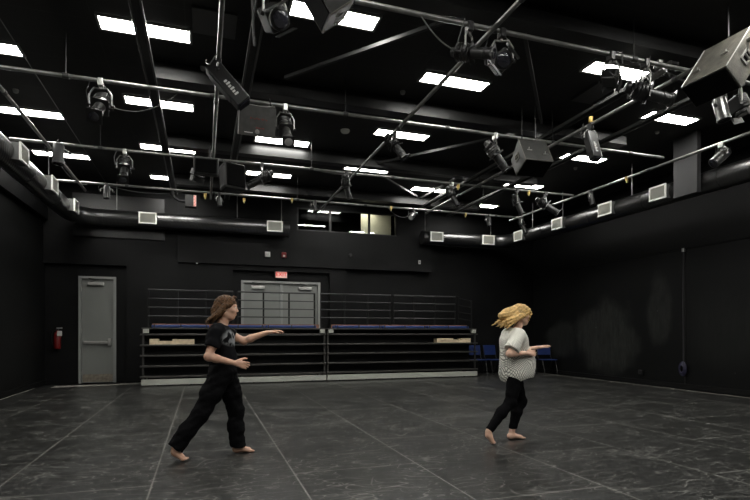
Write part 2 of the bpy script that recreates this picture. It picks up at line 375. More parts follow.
def brace(a, c_, label):
    a, c_ = Vector(a), Vector(c_); d = c_-a; m_ = (a+c_)/2
    R = Matrix.Translation((0, 0, 0)) @ d.to_track_quat('X', 'Z').to_matrix().to_4x4()
    o = MB().box(-d.length/2, d.length/2, -.022, .022, -.022, .022, R=R).build('diagonal_brace', 'brace', loc=m_); tag(o, label, 'brace')
zb = 4.78
brace((1.08, 7.2, zb), (2.75, 5.15, zb), 'diagonal steel brace rising from the hanging speaker toward the near beam')
brace((3.55, 5.2, zb), (5.4, 7.4, zb), 'thin diagonal brace between the first and second beams, right of centre')
brace((3.45, 10.2, zb), (5.35, 7.8, zb), 'short lit diagonal brace left of the hanging speaker at centre right')
brace((3.85, 11.05, zb), (5.25, 12.4, zb), 'diagonal brace sloping down to the far beam near the third cross pipe')
brace((5.42, 12.55, zb), (5.47, 10.5, zb), 'diagonal brace meeting the far beam beside the right strut')
brace((4.6, 5.15, zb), (6.6, 5.6, zb), 'thin diagonal brace near the top right corner')

# ------------------------------------------------------------------ ceiling light panels
cols = {'A': ([-1.16, 3.0, 7.1], [13.12, 11.0, 8.86, 6.72, 4.57, 2.4, .25]), 'B': ([-3.27, .95, 5.05], [12.08, 9.9, 7.75, 5.73, 3.57, 1.4, -.7])}
order = {-3.27: 'leftmost', -1.16: 'second', .95: 'third', 3.0: 'fourth', 5.05: 'fifth', 7.1: 'rightmost'}
ordn = ['nearest the back wall', 'second from the back', 'third from the back', 'fourth from the back']
proto = None
for key, (xs, ys) in cols.items():
    for X in xs:
        for k, Y in enumerate(ys):
            if X == 3.0 and k == 4: continue
            if X == 5.05 and k == 1: Y = 10.42-.02
            if X == 5.05 and k == 2: Y = 7.86
            if proto is None:
                e = empty('ceiling_light')
                f = MB(); z0, z1 = -.03, -.002
                f.box(-.53, .53, -.165, -.135, z0, z1); f.box(-.53, .53, .135, .165, z0, z1); f.box(-.53, -.50, -.135, .135, z0, z1); f.box(.50, .53, -.135, .135, z0, z1)
                f.build('light_frame', 'pframe', e)
                MB().box(-.5, .5, -.135, .135, -.022, -.004).build('diffuser', 'panel', e); proto = e
            else: e = copy_tree(proto)
            e.location = (X+.5, Y+.13, ZC)
            col_ = order[X]+' column' + (' from the left' if X not in (-3.27, 7.1) else '')
            lab = f'lit white rectangular ceiling light in the {col_}, {ordn[k]}' if k < 4 else 'lit white rectangular ceiling light above or behind the camera'
            tag(e, lab, 'ceiling light', 'rectangular ceiling lights' if k < 4 else 'ceiling lights outside the view')
# ceiling diffusers and detectors
o = MB().box(-.12, .38, 6.2, 6.72, ZC-.03, ZC-.002, bev=.004).build('ceiling_vent', 'plate'); tag(o, 'dark grey square plate on the ceiling right of the first light', 'ceiling vent')
e = empty('ceiling_vent', (5.78, 6.5, ZC)); tag(e, 'dark slotted ceiling grille behind the right strut channel', 'ceiling vent')
MB().box(-.28, .1, -.3, .3, -.04, -.002).build('grille_plate', 'plate', e); MB().box(.16, .26, -.3, .3, -.04, -.002).build('grille_slot', 'riser', e)
def detector(x, y, big, label):
    r = .085 if big else .04
    e = MB().lathe([(r, 0), (r, -.02), (r*.8, -.045), (r*.4, -.055)], 20).build('smoke_detector' if big else 'sprinkler_cover', 'vframe' if big else 'pframe', smooth=True, loc=(x, y, ZC-.002)); tag(e, label, 'smoke detector' if big else 'sprinkler')
detector(2.46, 9.15, True, 'round pale smoke detector on the ceiling left of centre')
for x, y, l_ in ((.0, 7.6, 'small round sprinkler cover beside the near depth pipe'), (2.9, 7.4, 'small round sprinkler cover left of the centre light'), (-2.7, 9.2, 'small sprinkler cover between the two leftmost lights'), (6.25, 5.0, 'small round sprinkler cover at top right'),
                 (7.9, 7.4, 'small sprinkler cover in front of the right column lights'), (7.9, 9.6, 'small sprinkler cover behind the right column lights'), (2.6, 10.6, 'small sprinkler cover beyond the smoke detector')): detector(x, y, False, l_)

# ------------------------------------------------------------------ pipe grid
def pipe(p0, p1, label, joints=(), r=.026, name='lighting_pipe', m='pipe', hang=True):
    p0, p1 = Vector(p0), Vector(p1); c0 = (p0+p1)/2
    e = empty(name, c0); tag(e, label, 'pipe')
    MB().tube([p0-c0, p1-c0], r, 14).build('pipe_tube', m, e, True)
    d = (p1-p0).normalized()
    for k, t in enumerate(joints):
        q = p0.lerp(p1, t)-c0
        MB().tube([q-d*.035, q+d*.035], r+.008, 12).build('coupling', 'coupling', e, True)
        if hang and k % 2 == 0:
            MB().tube([q+Vector((0, 0, r)), (q.x, q.y, ZC-.003-c0.z)], .006, 6).build('hanger_rod', 'dark', e)
    return e
for Y, x0, x1, l_ in ((4.76, -3.3, 7.0, 'horizontal cross pipe of the lighting grid nearest the camera'), (7.27, -2.9, 7.9, 'second horizontal cross pipe of the lighting grid'),
                      (9.92, -3.0, 8.1, 'third horizontal cross pipe of the lighting grid'), (12.3, -2.9, 8.3, 'horizontal cross pipe nearest the back wall')):
    pipe((x0, Y, ZP), (x1, Y, ZP), l_, (.12, .28, .45, .6, .78, .93))
ZD = ZP-.055
for X, y0, y1, l_ in ((-2.44, 3.0, 12.75, 'leftmost grid pipe running toward the back wall'), (.17, 2.0, 12.6, 'vertical looking pipe left of centre running toward the back wall'),
                      (2.82, 2.0, 12.7, 'long diagonal looking pipe crossing the centre of the grid'), (5.5, 3.0, 12.4, 'grid pipe running toward the back wall right of centre'), (8.08, 3.0, 12.5, 'rightmost grid pipe running toward the back wall')):
    pipe((X, y0, ZD), (X, y1, ZD), l_, (.2, .5, .8), hang=False)
# yellow tape and brass fittings on far pipes
for x, y, z, l_ in ((2.0, 12.3, 4.42, 'yellow tape marker on the far cross pipe left of the booth window'), (.05, 12.3, 4.36, 'yellow plug hanging from the far cross pipe'), (.9, 12.3, 4.33, 'yellow plug hanging left of the square vent'), (5.15, 9.92, 4.38, 'yellow plug tied to the third cross pipe'), (6.9, 9.92, 4.40, 'brass plug on the third cross pipe at right'),
                    (5.5, 6.35, 4.45, 'brass clamp on the right of centre depth pipe'), (8.08, 8.3, 4.36, 'brass clamp on the rightmost depth pipe'), (4.5, 12.3, 4.42, 'yellow tape on the far cross pipe at the booth window'), (6.6, 12.3, 4.40, 'yellow plug on the far cross pipe right of the booth')):
    e = empty('cable_plug', (x, y, z)); tag(e, l_, 'plug')
    MB().tube([(0, 0, -.05), (0, 0, .03)], .034, 10).build('plug_body', 'brass', e, True); MB().tube([(0, 0, -.09), (0, 0, -.05)], .018, 8).build('plug_tip', 'yellow', e, True)

# ------------------------------------------------------------------ ducts
DZ = 4.05
def elbow(cx_, cy_, a0, a1, R_, n=7): return [(cx_+R_*math.cos(a0+(a1-a0)*i/n), cy_+R_*math.sin(a0+(a1-a0)*i/n), 0) for i in range(n+1)]
def vent(parent, x, y, rz):
    v = empty('vent', (x, y, 0), (0, 0, rz)); v.parent = parent; v.scale = (.78, 1, .78)     # faces local -y
    MB().box(-.23, .23, -.27, -.02, -.17, .17).build('vent_box', 'collar', v)
    fr_ = MB(); y0, y1 = -.30, -.272
    fr_.box(-.26, .26, y0, y1, .14, .18); fr_.box(-.26, .26, y0, y1, -.18, -.14); fr_.box(-.26, -.22, y0, y1, -.14, .14); fr_.box(.22, .26, y0, y1, -.14, .14)
    fr_.build('vent_frame', 'vframe', v)
    gr = MB(); gr.box(-.22, .22, -.275, -.271, -.14, .14)
    for i in range(12): gr.box(-.22, .22, -.29, -.279, -.13+i*.0225, -.123+i*.0225)
    for i in range(14): gr.box(-.2+i*.03, -.196+i*.03, -.286, -.276, -.14, .14)
    gr.build('vent_grille', 'vgrille', v)
def duct(pts, vents, label, seams):
    e = empty('air_duct', (0, 0, DZ)); tag(e, label, 'air duct')
    MB().tube(pts, .2, 28).build('duct_tube', 'duct', e, True)
    for p, d in seams:
        p, d = Vector(p), Vector(d); MB().tube([p-d*.02, p+d*.02], .208, 28).build('duct_seam', 'duct', e, True)
    for v in vents: vent(e, *v)
    return e
LX, RX, DY = -2.95, 8.9, 14.03
LP = [(LX, 0.5, 0)]+[(LX, DY-.6, 0)]+elbow(LX+.6, DY-.6, PI, PI/2, .6)[1:]+[(2.2, DY, 0)]
duct(LP, [(LX, 9.47, PI/2), (LX, 11.24, PI/2), (LX, 13.0, PI/2), (-1.28, DY, 0), (1.79, DY, 0)], 'large black round duct along the left wall and round onto the back wall',
     [((LX, y, 0), (0, 1, 0)) for y in (6.5, 8.4, 10.4, 12.1)]+[((x, DY, 0), (1, 0, 0)) for x in (-2.3, -.4, .9)])
RP = [(6.1, DY, 0), (RX-.6, DY, 0)]+elbow(RX-.6, DY-.6, PI/2, 0, .6)[1:]+[(RX, .5, 0)]
duct(RP, [(6.45, DY, 0), (8.15, DY, 0), (RX, 8.06, -PI/2), (RX, 9.5, -PI/2), (RX, 11.17, -PI/2), (RX, 12.9, -PI/2)], 'large black round duct along the right wall and round onto the back wall',
     [((RX, y, 0), (0, 1, 0)) for y in (5.6, 6.9, 8.6, 10.2, 12.0)]+[((x, DY, 0), (1, 0, 0)) for x in (7.2,)])
# duct hangers
for x, y, l_ in ((LX+.02, 8.6, 'thin hanger rod above the left duct, nearest of three'), (LX+.02, 11.9, 'thin hanger rod above the left duct, third from the camera'), (-2.0, DY, 'thin hanger rod over the back duct left of the first square vent'), (.85, DY, 'thin hanger rod over the back duct near the centre'), (2.0, DY, 'thin hanger rod over the end of the left back duct'),
                 (6.2, DY, 'thin hanger rod over the end of the right back duct'), (8.4, DY, 'thin hanger rod over the right corner of the back duct'), (RX, 12.6, 'thin hanger rod above the right duct beside its farthest vent'), (RX, 11.3, 'thin hanger rod above the right duct, second vent from the corner'), (RX, 9.0, 'thin hanger rod above the right duct between its two near vents')):
    o = MB().tube([(0, 0, 0), (0, 0, ZC-.003-(DZ+.2))], .009, 6).build('hanger_rod', 'safety', loc=(x, y, DZ+.2)); tag(o, l_, 'rod')
# rectangular riser at the right
o = MB().box(8.53, 8.63, 7.12, 7.62, 3.82, ZC-.003, bev=.004).build('duct_riser', 'riser'); tag(o, 'tall dark grey rectangular duct riser in front of the right duct', 'duct')

# ------------------------------------------------------------------ stage lights
def ln_dark(l): return l == 'lens'
def stage_light(loc, aim, label, kind='profile', drop=.26, s=1., bodym='dark', lens='lens', yawoff=0.):
    """loc: pipe point it hangs from; aim: direction of the beam"""
    e = empty('stage_light', loc); tag(e, label, 'stage light', 'stage lights on the pipe grid')
    a = Vector(aim).normalized()
    yy_ = Vector((0, 1, 0)); yy_ = (yy_-a*yy_.dot(a)).normalized(); q = Matrix((yy_.cross(a), yy_, a)).transposed().to_quaternion(); side = Vector((a.y, -a.x, 0)); side = side.normalized() if side.length > .05 else Vector((1, 0, 0))
    yw = .13*s
    pv = Vector((0, 0, -drop*s-.05))
    c_ = MB(); c_.box(-.03, .03, -.045, .045, -.045, .05, bev=.008); c_.tube([(0, .03, -.03), (0, .06, -.05)], .01, 8)
    c_.build('clamp', 'steel' if bodym == 'alu' else 'black', e)
    top = Vector((0, 0, -.075))
    yk = MB(); pts = [pv+side*yw, pv+side*yw+Vector((0, 0, drop*s*.6)), pv+side*yw*.6+Vector((0, 0, drop*s*.93)), top, pv-side*yw*.6+Vector((0, 0, drop*s*.93)), pv-side*yw+Vector((0, 0, drop*s*.6)), pv-side*yw]
    yk.tube(pts, .011, 8); yk.tube([(0, 0, -.04), top], .012, 8); yk.build('yoke', 'alu' if bodym == 'alu' else 'metaledge', e, True)
    for sg in (-1, 1): MB().tube([pv+side*yw*sg*.98, pv+side*yw*sg*1.25], .02, 8).build('tilt_knob', 'black', e, True)
    R = Matrix.Translation(pv) @ q.to_matrix().to_4x4() @ Matrix.Scale(s, 4)
    if kind == 'profile':
        MB().lathe([(.03, -.26), (.055, -.25), (.065, -.2), (.06, -.19), (.07, -.18), (.1, -.12), (.108, -.05), (.1, .0), (.082, .02)], 20, R).build('lamp_housing', bodym, e, True)
        fn = MB()
        for zz_ in (-.17, -.13, -.09, -.05): fn.lathe([(.112, zz_), (.118, zz_+.004), (.112, zz_+.012)], 20, R)
        fn.build('cooling_fins', 'black', e, True)
        gt = MB(); gt.box(-.1, .1, -.1, .1, .022, .036, R=R); gt.box(-.015, .015, .1, .15, .024, .034, R=R); gt.box(-.15, -.1, -.012, .012, .024, .034, R=R); gt.box(.1, .15, -.012, .012, .024, .034, R=R); gt.build('shutter_gate', 'black', e)
        MB().lathe([(.068, .038), (.068, .2), (.075, .205), (.075, .23), (.068, .235), (.068, .3), (.08, .305), (.08, .33)], 20, R).build('lens_barrel', 'black' if bodym == 'alu' and ln_dark(lens) else bodym, e, True)
        fr_ = MB(); fr_.box(-.088, .088, -.088, .088, .332, .34, R=R)
        fr_.build('color_frame', 'black', e)
        MB().lathe([(.06, .341), (.058, .346), (.03, .352)], 20, R).build('lens', lens, e, True)
    elif kind == 'fresnel':
        b_ = MB(); b_.box(-.1, .1, -.11, .11, -.16, .07, R=R, bev=.02)
        for i in range(5): b_.box(-.08, .08, -.118, .118, -.14+i*.035, -.13+i*.035, R=R)
        b_.build('lamp_housing', bodym, e)
        MB().lathe([(.098, .072), (.105, .08), (.105, .12), (.085, .125)], 24, R).build('front_ring', bodym, e, True)
        MB().lathe([(.084, .126), (.08, .135), (.04, .15)], 24, R).build('lens', lens, e, True)
        
        for sg in (-1, 1): MB().box(-.11, .11, sg*.124-.004, sg*.124+.004, .1, .2, R=R).build('barn_door', 'black', e)
    elif kind == 'box':
        MB().box(-.09, .09, -.075, .075, -.12, .42, R=R, bev=.014).build('lamp_housing', bodym, e)
        MB().box(-.07, .07, -.06, .06, .422, .436, R=R).build('lens', lens, e)
        MB().box(.092, .1, -.06, .06, -.05, .3, R=R).build('side_plate', 'dark', e)
        lb = MB()
        for i in range(6): lb.box(.0-.014*(i % 2), .035, -.0785, -.0762, .12+i*.035, .142+i*.035, R=R)
        lb.build('printed_label', 'whitetxt', e)
    elif kind == 'can':
        MB().lathe([(.04, -.14), (.07, -.12), (.075, -.1), (.075, .15), (.082, .155), (.082, .17)], 20, R).build('lamp_housing', bodym, e, True)
        MB().lathe([(.068, .171), (.06, .175)], 20, R).build('lens', lens, e, True)
    pc = pv+q @ Vector((0, 0, -.2*s))
    MB().tube([pc, pc+Vector((0, 0, -.06))+side*.05, pc.lerp(top, .4)+side*.17*s+Vector((0, 0, -.1)), pc.lerp(top, .75)+side*.18*s, Vector((0, 0, .03))+side*.12], .006, 6).build('power_cable', 'cable', e, True)
    MB().tube([(0, 0, .03), Vector((0, 0, -.1))-side*.09, pv+side*-.05+Vector((0, 0, .1))], .0035, 5).build('safety_cable', 'safety', e, True)
    return e
Z0 = ZP-.03; Z1 = ZD-.03
SL = [
 ((-1.22, 7.27, Z0), (-.1, -.8, -.75), 'silver barrelled stage light hanging below the second cross pipe at left', 'profile', 'alu', 'lens', .24, 1.0),
 ((.17, 6.15, Z1), (.75, -.1, -.85), 'long black box shaped stage light with white printed label', 'box', 'black', 'lens', .1, 1.0),
 ((1.09, 7.27, Z0), (.05, -.75, -.9), 'bright silver stage light right of the grey hanging speaker', 'profile', 'alu', 'glasslit', .26, .95),
 ((.62, 4.76, Z0), (.35, -.9, -.5), 'round faced black stage light at the top edge of the picture', 'fresnel', 'black', 'lens', .26, .9),
 ((2.60, 4.76, Z0), (.5, -.6, -.25), 'left stage light of the pair where two pipes cross at top centre', 'profile', 'dark', 'lens', .26, .8),
 ((2.98, 4.76, Z0), (-.3, -.8, -.3), 'right stage light of the pair where two pipes cross at top centre', 'fresnel', 'dark', 'lens', .26, .9),
 ((4.40, 4.76, Z0), (.6, .5, -.25), 'dark round stage light in front of the top right ceiling light', 'fresnel', 'dark', 'glasslit', .3, .7),
 ((4.9, 4.76, Z0), (.9, -.35, -.3), 'large dark stage light right of the top right ceiling light', 'profile', 'black', 'lens', .3, .95),
 ((5.3, 4.95, Z1+.2), (-.2, .9, -.2), 'small stage light above the pipe crossing beside the big speaker', 'can', 'alu', 'lens', .06, .7),
 ((5.5, 6.35, Z1), (-.02, -.35, -1), 'slim black stage light hanging straight down right of centre', 'box', 'black', 'lens', .16, .85),
 ((6.6, 9.92, Z0), (.35, -.2, -1), 'dark stage light aimed down right at the third cross pipe, right end', 'profile', 'dark', 'lens', .26, .8),
 ((7.35, 9.92, Z0), (.8, -.5, -.7), 'long barrelled stage light in front of the right light column', 'profile', 'dark', 'lens', .2, 1.0),
 ((4.43, 7.27, Z0), (.55, -.2, -.85), 'silver stage light just left of the centre right speaker', 'profile', 'alu', 'lens', .24, .95),
 ((5.0, 9.92, Z0), (.45, -.3, -1), 'stage light below the third cross pipe at picture centre right', 'profile', 'alu', 'lens', .2, .8),
 ((2.82, 7.55, Z1), (.45, -.4, -.8), 'stage light hanging from the long diagonal pipe beside the centre light', 'profile', 'dark', 'lens', .14, .85),
 ((2.69, 9.92, Z0), (.3, .1, -1), 'small dark stage light where the long pipe meets the third cross pipe', 'profile', 'dark', 'lens', .22, .8),
 ((-1.29, 9.92, Z0), (.0, -.7, -.9), 'silver stage light hanging below the third cross pipe at left', 'profile', 'alu', 'lens', .24, .95),
 ((1.05, 9.92, Z0), (-.9, .1, -.55), 'black long barrel stage light aimed down left near the centre lights', 'profile', 'black', 'lens', .2, .95),
 ((8.08, 11.9, Z1), (.3, -.3, -1), 'stage light at the far end of the rightmost depth pipe', 'profile', 'dark', 'lens', .2, .75),
 ((8.08, 6.3, Z1), (-.75, .2, -.7), 'grey stage light on the rightmost pipe in front of the right duct', 'can', 'alu', 'lens', .12, 1.1),
 ((-1.95, 12.3, Z0), (.0, -.1, -1), 'small canister light hanging from the far cross pipe at left', 'can', 'dark', 'lens', .08, .9),
 ((-2.3, 9.92, Z0), (.0, -.1, -1), 'grey canister light at the crossing of the left pipes', 'can', 'riser', 'lens', .06, 1.15),
 ((5.1, 12.3, Z0), (-.6, -.5, -.6), 'small dark stage light at the far cross pipe beside the booth', 'can', 'dark', 'glasslit', .08, .9),
 ((7.3, 12.3, Z0), (.1, -.2, -1), 'small canister light on the far cross pipe near the right corner', 'can', 'dark', 'lens', .1, .8),
 ((8.08, 9.3, Z1), (.1, -.2, -1), 'small canister light on the rightmost pipe above the square vents', 'can', 'dark', 'lens', .12, .8),
 ((6.1, 4.76, Z0), (.05, -.2, -1), 'left silver lamp of the cluster under the big grey speaker', 'can', 'alu', 'lens', .3, 1.0),
 ((6.42, 4.76, Z0), (.3, -.3, -1), 'right silver lamp of the cluster under the big grey speaker', 'fresnel', 'dark', 'glasslit', .28, .85),
 ((-.05, 9.92, Z0), (-.3, -.2, -1), 'dark stage light under the crossing left of centre', 'fresnel', 'black', 'lens', .1, 1.1),
 ((2.0+.55, 12.3, Z0), (.1, -.2, -1), 'small black lamp hanging before the left booth window pane', 'can', 'black', 'lens', .06, .75),
 ((.35, 12.3, Z0), (.1, -.1, -1), 'small dark wire framed lamp on the far cross pipe above the duct', 'can', 'dark', 'lens', .12, .7),
]
for loc, aim, lab, kind, bm_, ln, dr, sc in SL: stage_light(loc, aim, lab, kind, dr, sc, bm_, ln)
# loose cables along pipes
def cable(pts, label, r=.007, m='cable'):
    c0 = Vector(pts[0]); o = MB().tube([Vector(p)-c0 for p in pts], r, 6).build('cable', m, smooth=True, loc=c0); tag(o, label, 'cable')
cable(arc_pts((-1.1, 7.25, 4.1), (-.3, 7.3, 4.42), .14), 'thin cable looping from the left stage light up to the pipe')
cable(arc_pts((2.05, 4.76, 4.42), (2.6, 4.76, 4.15), .12), 'black cable drooping from the near cross pipe to the light pair', .009)
cable(arc_pts((-2.0, 12.3, 4.42), (-.3, 12.3, 4.42), .12), 'cable sagging under the far cross pipe at left')
cable(arc_pts((-2.44, 10.2, 4.33), (-2.3, 12.2, 4.35), .15), 'cable sagging along the leftmost depth pipe')
cable(arc_pts((1.8, 9.92, 4.45), (3.2, 9.92, 4.42), .06), 'cable tied along the third cross pipe')
cable(arc_pts((2.9, 7.27, 4.46), (4.3, 7.27, 4.45), .05), 'cable tied along the second cross pipe right of centre')
cable(arc_pts((4.4, 12.3, 4.42), (5.2, 12.3, 4.4), .22), 'black cable loop below the far pipe beside the booth window')
cable(arc_pts((.4, 4.76, 4.6), (.45, 4.9, 3.9), -.0), 'black cable hanging at the top edge beside the round light', .01)

# ------------------------------------------------------------------ speakers
def spk_box(P0, axes, dims, mats, label, taper=0., handle=True, cables=()):
    """P0 visible corner; axes e1,e2,e3 unit; black grille spans e1,e3; side face spans e2,e3; back/top face spans e1,e2"""
    e1, e2, e3 = [Vector(a) for a in axes]; L1, L2, L3 = dims; P0 = Vector(P0); ctr = P0+e1*L1/2+e2*L2/2+e3*L3/2
    e = empty('speaker', ctr); tag(e, label, 'speaker')
    P = lambda a, b_, c_: P0+e1*(a*L1)+e2*(b_*L2)+e3*(c_*L3)-ctr
    t = taper
    cab, fm = mats
    # cabinet hull (tapers in e3 along e2)
    pts = [P(0, 0, 0), P(1, 0, 0), P(1, 1, 0), P(0, 1, 0), P(t, 0, 1), P(1-t, 0, 1), P(1-t, 1, 1), P(t, 1, 1)]
    pts = [P(0, 0, 0), P(1, 0, 0), P(1, 1, 0), P(0, 1, 0), P(0, 0, 1), P(1, 0, 1), P(1, 1-t, 1), P(0, 1-t, 1)]
    MB().hull(pts, [(0, 1, 2, 3), (4, 7, 6, 5), (0, 4, 5, 1), (1, 5, 6, 2), (2, 6, 7, 3), (3, 7, 4, 0)]).build('cabinet', cab, e)
    gq = [P(.03, -.004, .04), P(.97, -.004, .04), P(.97, -.004, .96), P(.03, -.004, .96)]; gb = [P(.03, -.03, .04), P(.97, -.03, .04), P(.97, -.03, .96), P(.03, -.03, .96)]
    MB().hull(gq+gb, [(0, 1, 2, 3), (4, 7, 6, 5), (0, 4, 5, 1), (1, 5, 6, 2), (2, 6, 7, 3), (3, 7, 4, 0)]).build('speaker_grille', 'grille', e)
    ed = MB(); ed.tube([P(0, 0, 0), P(1, 0, 0)], .006, 6); ed.tube([P(0, 0, 0), P(0, 1, 0)], .006, 6); ed.tube([P(0, 0, 0), P(0, 0, 1)], .006, 6); ed.tube([P(1, 0, 0), P(1, 1, 0)], .006, 6); ed.build('edge_trim', fm, e)
    if handle:      # recessed handle cup on the side face (e2,e3 at e1=0)
        hb = MB()
        def Q(b_, c_, o_): return P(0, b_, c_)-e1*o_
        B0, B1, C0, C1 = .36, .62, .32, .68; dB, dC = .04, .07
        for (b0, b1, c0, c1) in ((B0, B1, C0, C0+dC), (B0, B1, C1-dC, C1), (B0, B0+dB, C0, C1), (B1-dB, B1, C0, C1)):
            hb.hull([Q(b0, c0, .002), Q(b1, c0, .002), Q(b1, c1, .002), Q(b0, c1, .002), Q(b0, c0, .012), Q(b1, c0, .012), Q(b1, c1, .012), Q(b0, c1, .012)], [(0, 3, 2, 1), (4, 5, 6, 7), (0, 1, 5, 4), (1, 2, 6, 5), (2, 3, 7, 6), (3, 0, 4, 7)])
        h = hb.build('handle_rim', fm, e)
        MB().hull([Q(B0+dB, C0+dC, .001), Q(B1-dB, C0+dC, .001), Q(B1-dB, C1-dC, .001), Q(B0+dB, C1-dC, .001), Q(B0+dB, C0+dC, .004), Q(B1-dB, C0+dC, .004), Q(B1-dB, C1-dC, .004), Q(B0+dB, C1-dC, .004)], [(0, 3, 2, 1), (4, 5, 6, 7), (0, 1, 5, 4), (1, 2, 6, 5), (2, 3, 7, 6), (3, 0, 4, 7)]).build('handle_recess', 'grille', h)
        MB().tube([Q(.49, C0+.02, .012), Q(.49, C1-.02, .012)], .01, 8).build('handle_bar', fm, h)
    for a, b_ in ((.25, .45), (.8, .3)):
        q = P(a, b_, 0)-e3*.0; ri = MB(); ri.tube([q-e1*.04-e3*.012, q+e1*.04-e3*.012], .008, 8); ri.tube([q-e3*.02-e1*.02, q+e2*.05-e3*.02], .006, 6)
        ri.build('rigging_ring', 'metaledge', e)
    for cpt, top in cables:
        MB().tube([Vector(cpt)-ctr, Vector(top)-ctr], .01, 6).build('suspension_bar', 'dark', e)
    return e
# near the right edge: turned toward the room, grille facing down
spk_box((5.165, 3.977, 4.028), [(-.037, .999, .0015), (.601, .021, .799), (.798, .03, -.601)], (.519, .62, .30), ('spkgrey', 'metaledge'), 'large worn grey speaker tilted downward at the upper right edge', 0,
        cables=[((5.62, 4.3, 4.35), (5.62, 4.3, ZC-.003))])
spk_box((4.726, 6.862, 3.932), [(.998, -.063, .004), (.027, .484, .875), (.057, .873, -.485)], (.482, .452, .34), ('spkmid', 'spkgrey'), 'dark grey tapered speaker hanging under the second cross pipe right of centre', .3,
        cables=[((4.85, 7.15, 4.28), (4.85, 7.15, ZC-.003)), ((5.1, 7.15, 4.28), (5.1, 7.15, ZC-.003))])
def rotz(v, a): return (v[0]*math.cos(a)-v[1]*math.sin(a), v[0]*math.sin(a)+v[1]*math.cos(a), v[2])
a_ = math.radians(-28)
spk_box((.940, 4.219, 3.735), [(-.092, -.955, -.282), (.789, -.243, .564), (-.608, -.17, .776)], (.53, .22, .43), ('spkmid', 'spkgrey'), 'dark speaker wedge pointing down at the top edge of the picture', 0,
        cables=[((.85, 4.1, 4.05), (.85, 4.1, ZC-.003))])
# grey speaker seen from behind, hanging under second pipe
e = empty('speaker', (.69, 7.22, 4.14), (math.radians(24), 0, math.radians(3))); tag(e, 'flat faced dark grey speaker with red markings hanging left of centre', 'speaker')
MB().hull([(-.245, -.14, -.19), (.245, -.14, -.19), (.2, .18, -.19), (-.2, .18, -.19), (-.235, -.14, .19), (.235, -.14, .19), (.19, .18, .19), (-.19, .18, .19)], [(0, 3, 2, 1), (4, 5, 6, 7), (0, 1, 5, 4), (1, 2, 6, 5), (2, 3, 7, 6), (3, 0, 4, 7)]).build('cabinet', 'spkflat', e)
MB().box(-.252, -.242, -.146, -.13, -.19, .19).build('edge_trim', 'metaledge', e)
MB().box(-.17, -.06, -.147, -.141, -.155, -.145).build('name_plate', 'whitetxt', e)
mk = MB()
for i in range(9): mk.box(-.1+i*.026, -.085+i*.026, -.144, -.141, .02+.008*(i % 2), .045-.006*(i % 3))
for i in range(4): mk.box(-.02+i*.03, .0+i*.03, -.144, -.141, -.09, -.075)
mk.build('red_print', 'redtxt', e)
MB().tube([(-.18, -.1, .2), (0, -.12, .19), (.1, -.14, .2), (.22, -.1, .21)], .007, 6).build('speaker_cable', 'metaledge', e, True)
for s in (-1, 1): MB().tube([(s*.2, 0, .17), (s*.16, .02, .3)], .012, 8).build('suspension_bar', 'dark', e)
MB().lathe([(.03, 0), (.03, .01), (.015, .012)], 14, Matrix.Translation((.0, -.141, -.13)) @ Matrix.Rotation(PI/2, 4, 'X')).build('socket', 'metaledge', e)
# black boxes near left centre
e = empty('speaker', (.05, 9.2, 4.05), (math.radians(10), 0, 0)); tag(e, 'small black speaker box hanging below the pipe crossing left of centre', 'speaker')
MB().box(-.2, .2, -.14, .14, -.14, .14, bev=.02).build('cabinet', 'spk', e); MB().box(-.17, .17, -.16, -.142, -.11, .11, bev=.01).build('speaker_grille', 'grille', e); MB().tube([(.06, 0, .14), (.06, 0, .34)], .012, 8).build('suspension_bar', 'dark', e)
e = empty('speaker', (.50, 9.62, 4.02), (math.radians(-6), 0, math.radians(20))); tag(e, 'bulky black speaker hanging beside the centre lights with pale rim', 'speaker')
MB().box(-.2, .2, -.15, .15, -.24, .24, bev=.05).build('cabinet', 'spk', e); MB().box(-.17, .17, -.17, -.151, -.2, .2, bev=.01).build('speaker_grille', 'grille', e)
for s in (-1, 1): MB().tube([(s*.12, .05, .23), (s*.06, .25, .42)], .012, 8).build('suspension_bar', 'dark', e)
# box with red lit strip hanging on bent pipe near back
e = empty('sign_box', (-.28, 12.28, 4.2)); tag(e, 'small black box with a pinkish red lit strip on a bent arm', 'sign')
MB().box(-.1, .14, -.08, .08, -.15, .12, bev=.008).build('box_body', 'black', e); MB().box(.08, .138, -.084, -.0805, -.14, .11).build('lit_strip', 'exit', e)
rm = MB()
for i in range(7): rm.box(.085+.02*(i % 2), .105+.02*(i % 2), -.087, -.0845, -.13+i*.034, -.115+i*.034)
rm.build('red_marks', 'exitred', e)
MB().tube([(-.35, 0, .18), (-.33, 0, .05), (-.22, 0, -.02), (-.1, 0, -.02)], .03, 10).build('bent_arm', 'black', e, True)

# ------------------------------------------------------------------ things on the walls
e = empty('exit_sign', (2.05, YB-.052, 2.86)); tag(e, 'lit red EXIT sign above the grey double doors', 'exit sign')
MB().box(-.17, .17, -.05, .0, -.1, .1, bev=.006).build('sign_case', 'dark', e); MB().box(-.155, .155, -.056, -.051, -.088, .088).build('sign_face', 'exit', e)
textmesh('EXIT', .15, 'sign_letters', 'exitred', e, Matrix.Translation((0, -.06, 0)) @ Matrix.Rotation(PI/2, 4, 'X'))
e = empty('fire_strobe', (1.66, BY, 3.38)); tag(e, 'small white strobe unit on the booth front', 'alarm'); MB().box(-.07, .07, -.05, 0, -.07, .07, bev=.012).build('strobe_body', 'white', e); MB().box(-.035, .035, -.07, -.051, -.03, .03, bev=.008).build('strobe_lens', 'glasslit', e)
e = empty('fire_alarm', (2.1, BY, 3.38)); tag(e, 'small red fire alarm on the booth front', 'alarm'); MB().box(-.065, .065, -.05, 0, -.075, .075, bev=.012).build('alarm_body', 'red', e); MB().box(-.03, .03, -.07, -.051, -.05, 0, bev=.008).build('alarm_lens', 'glasslit', e)
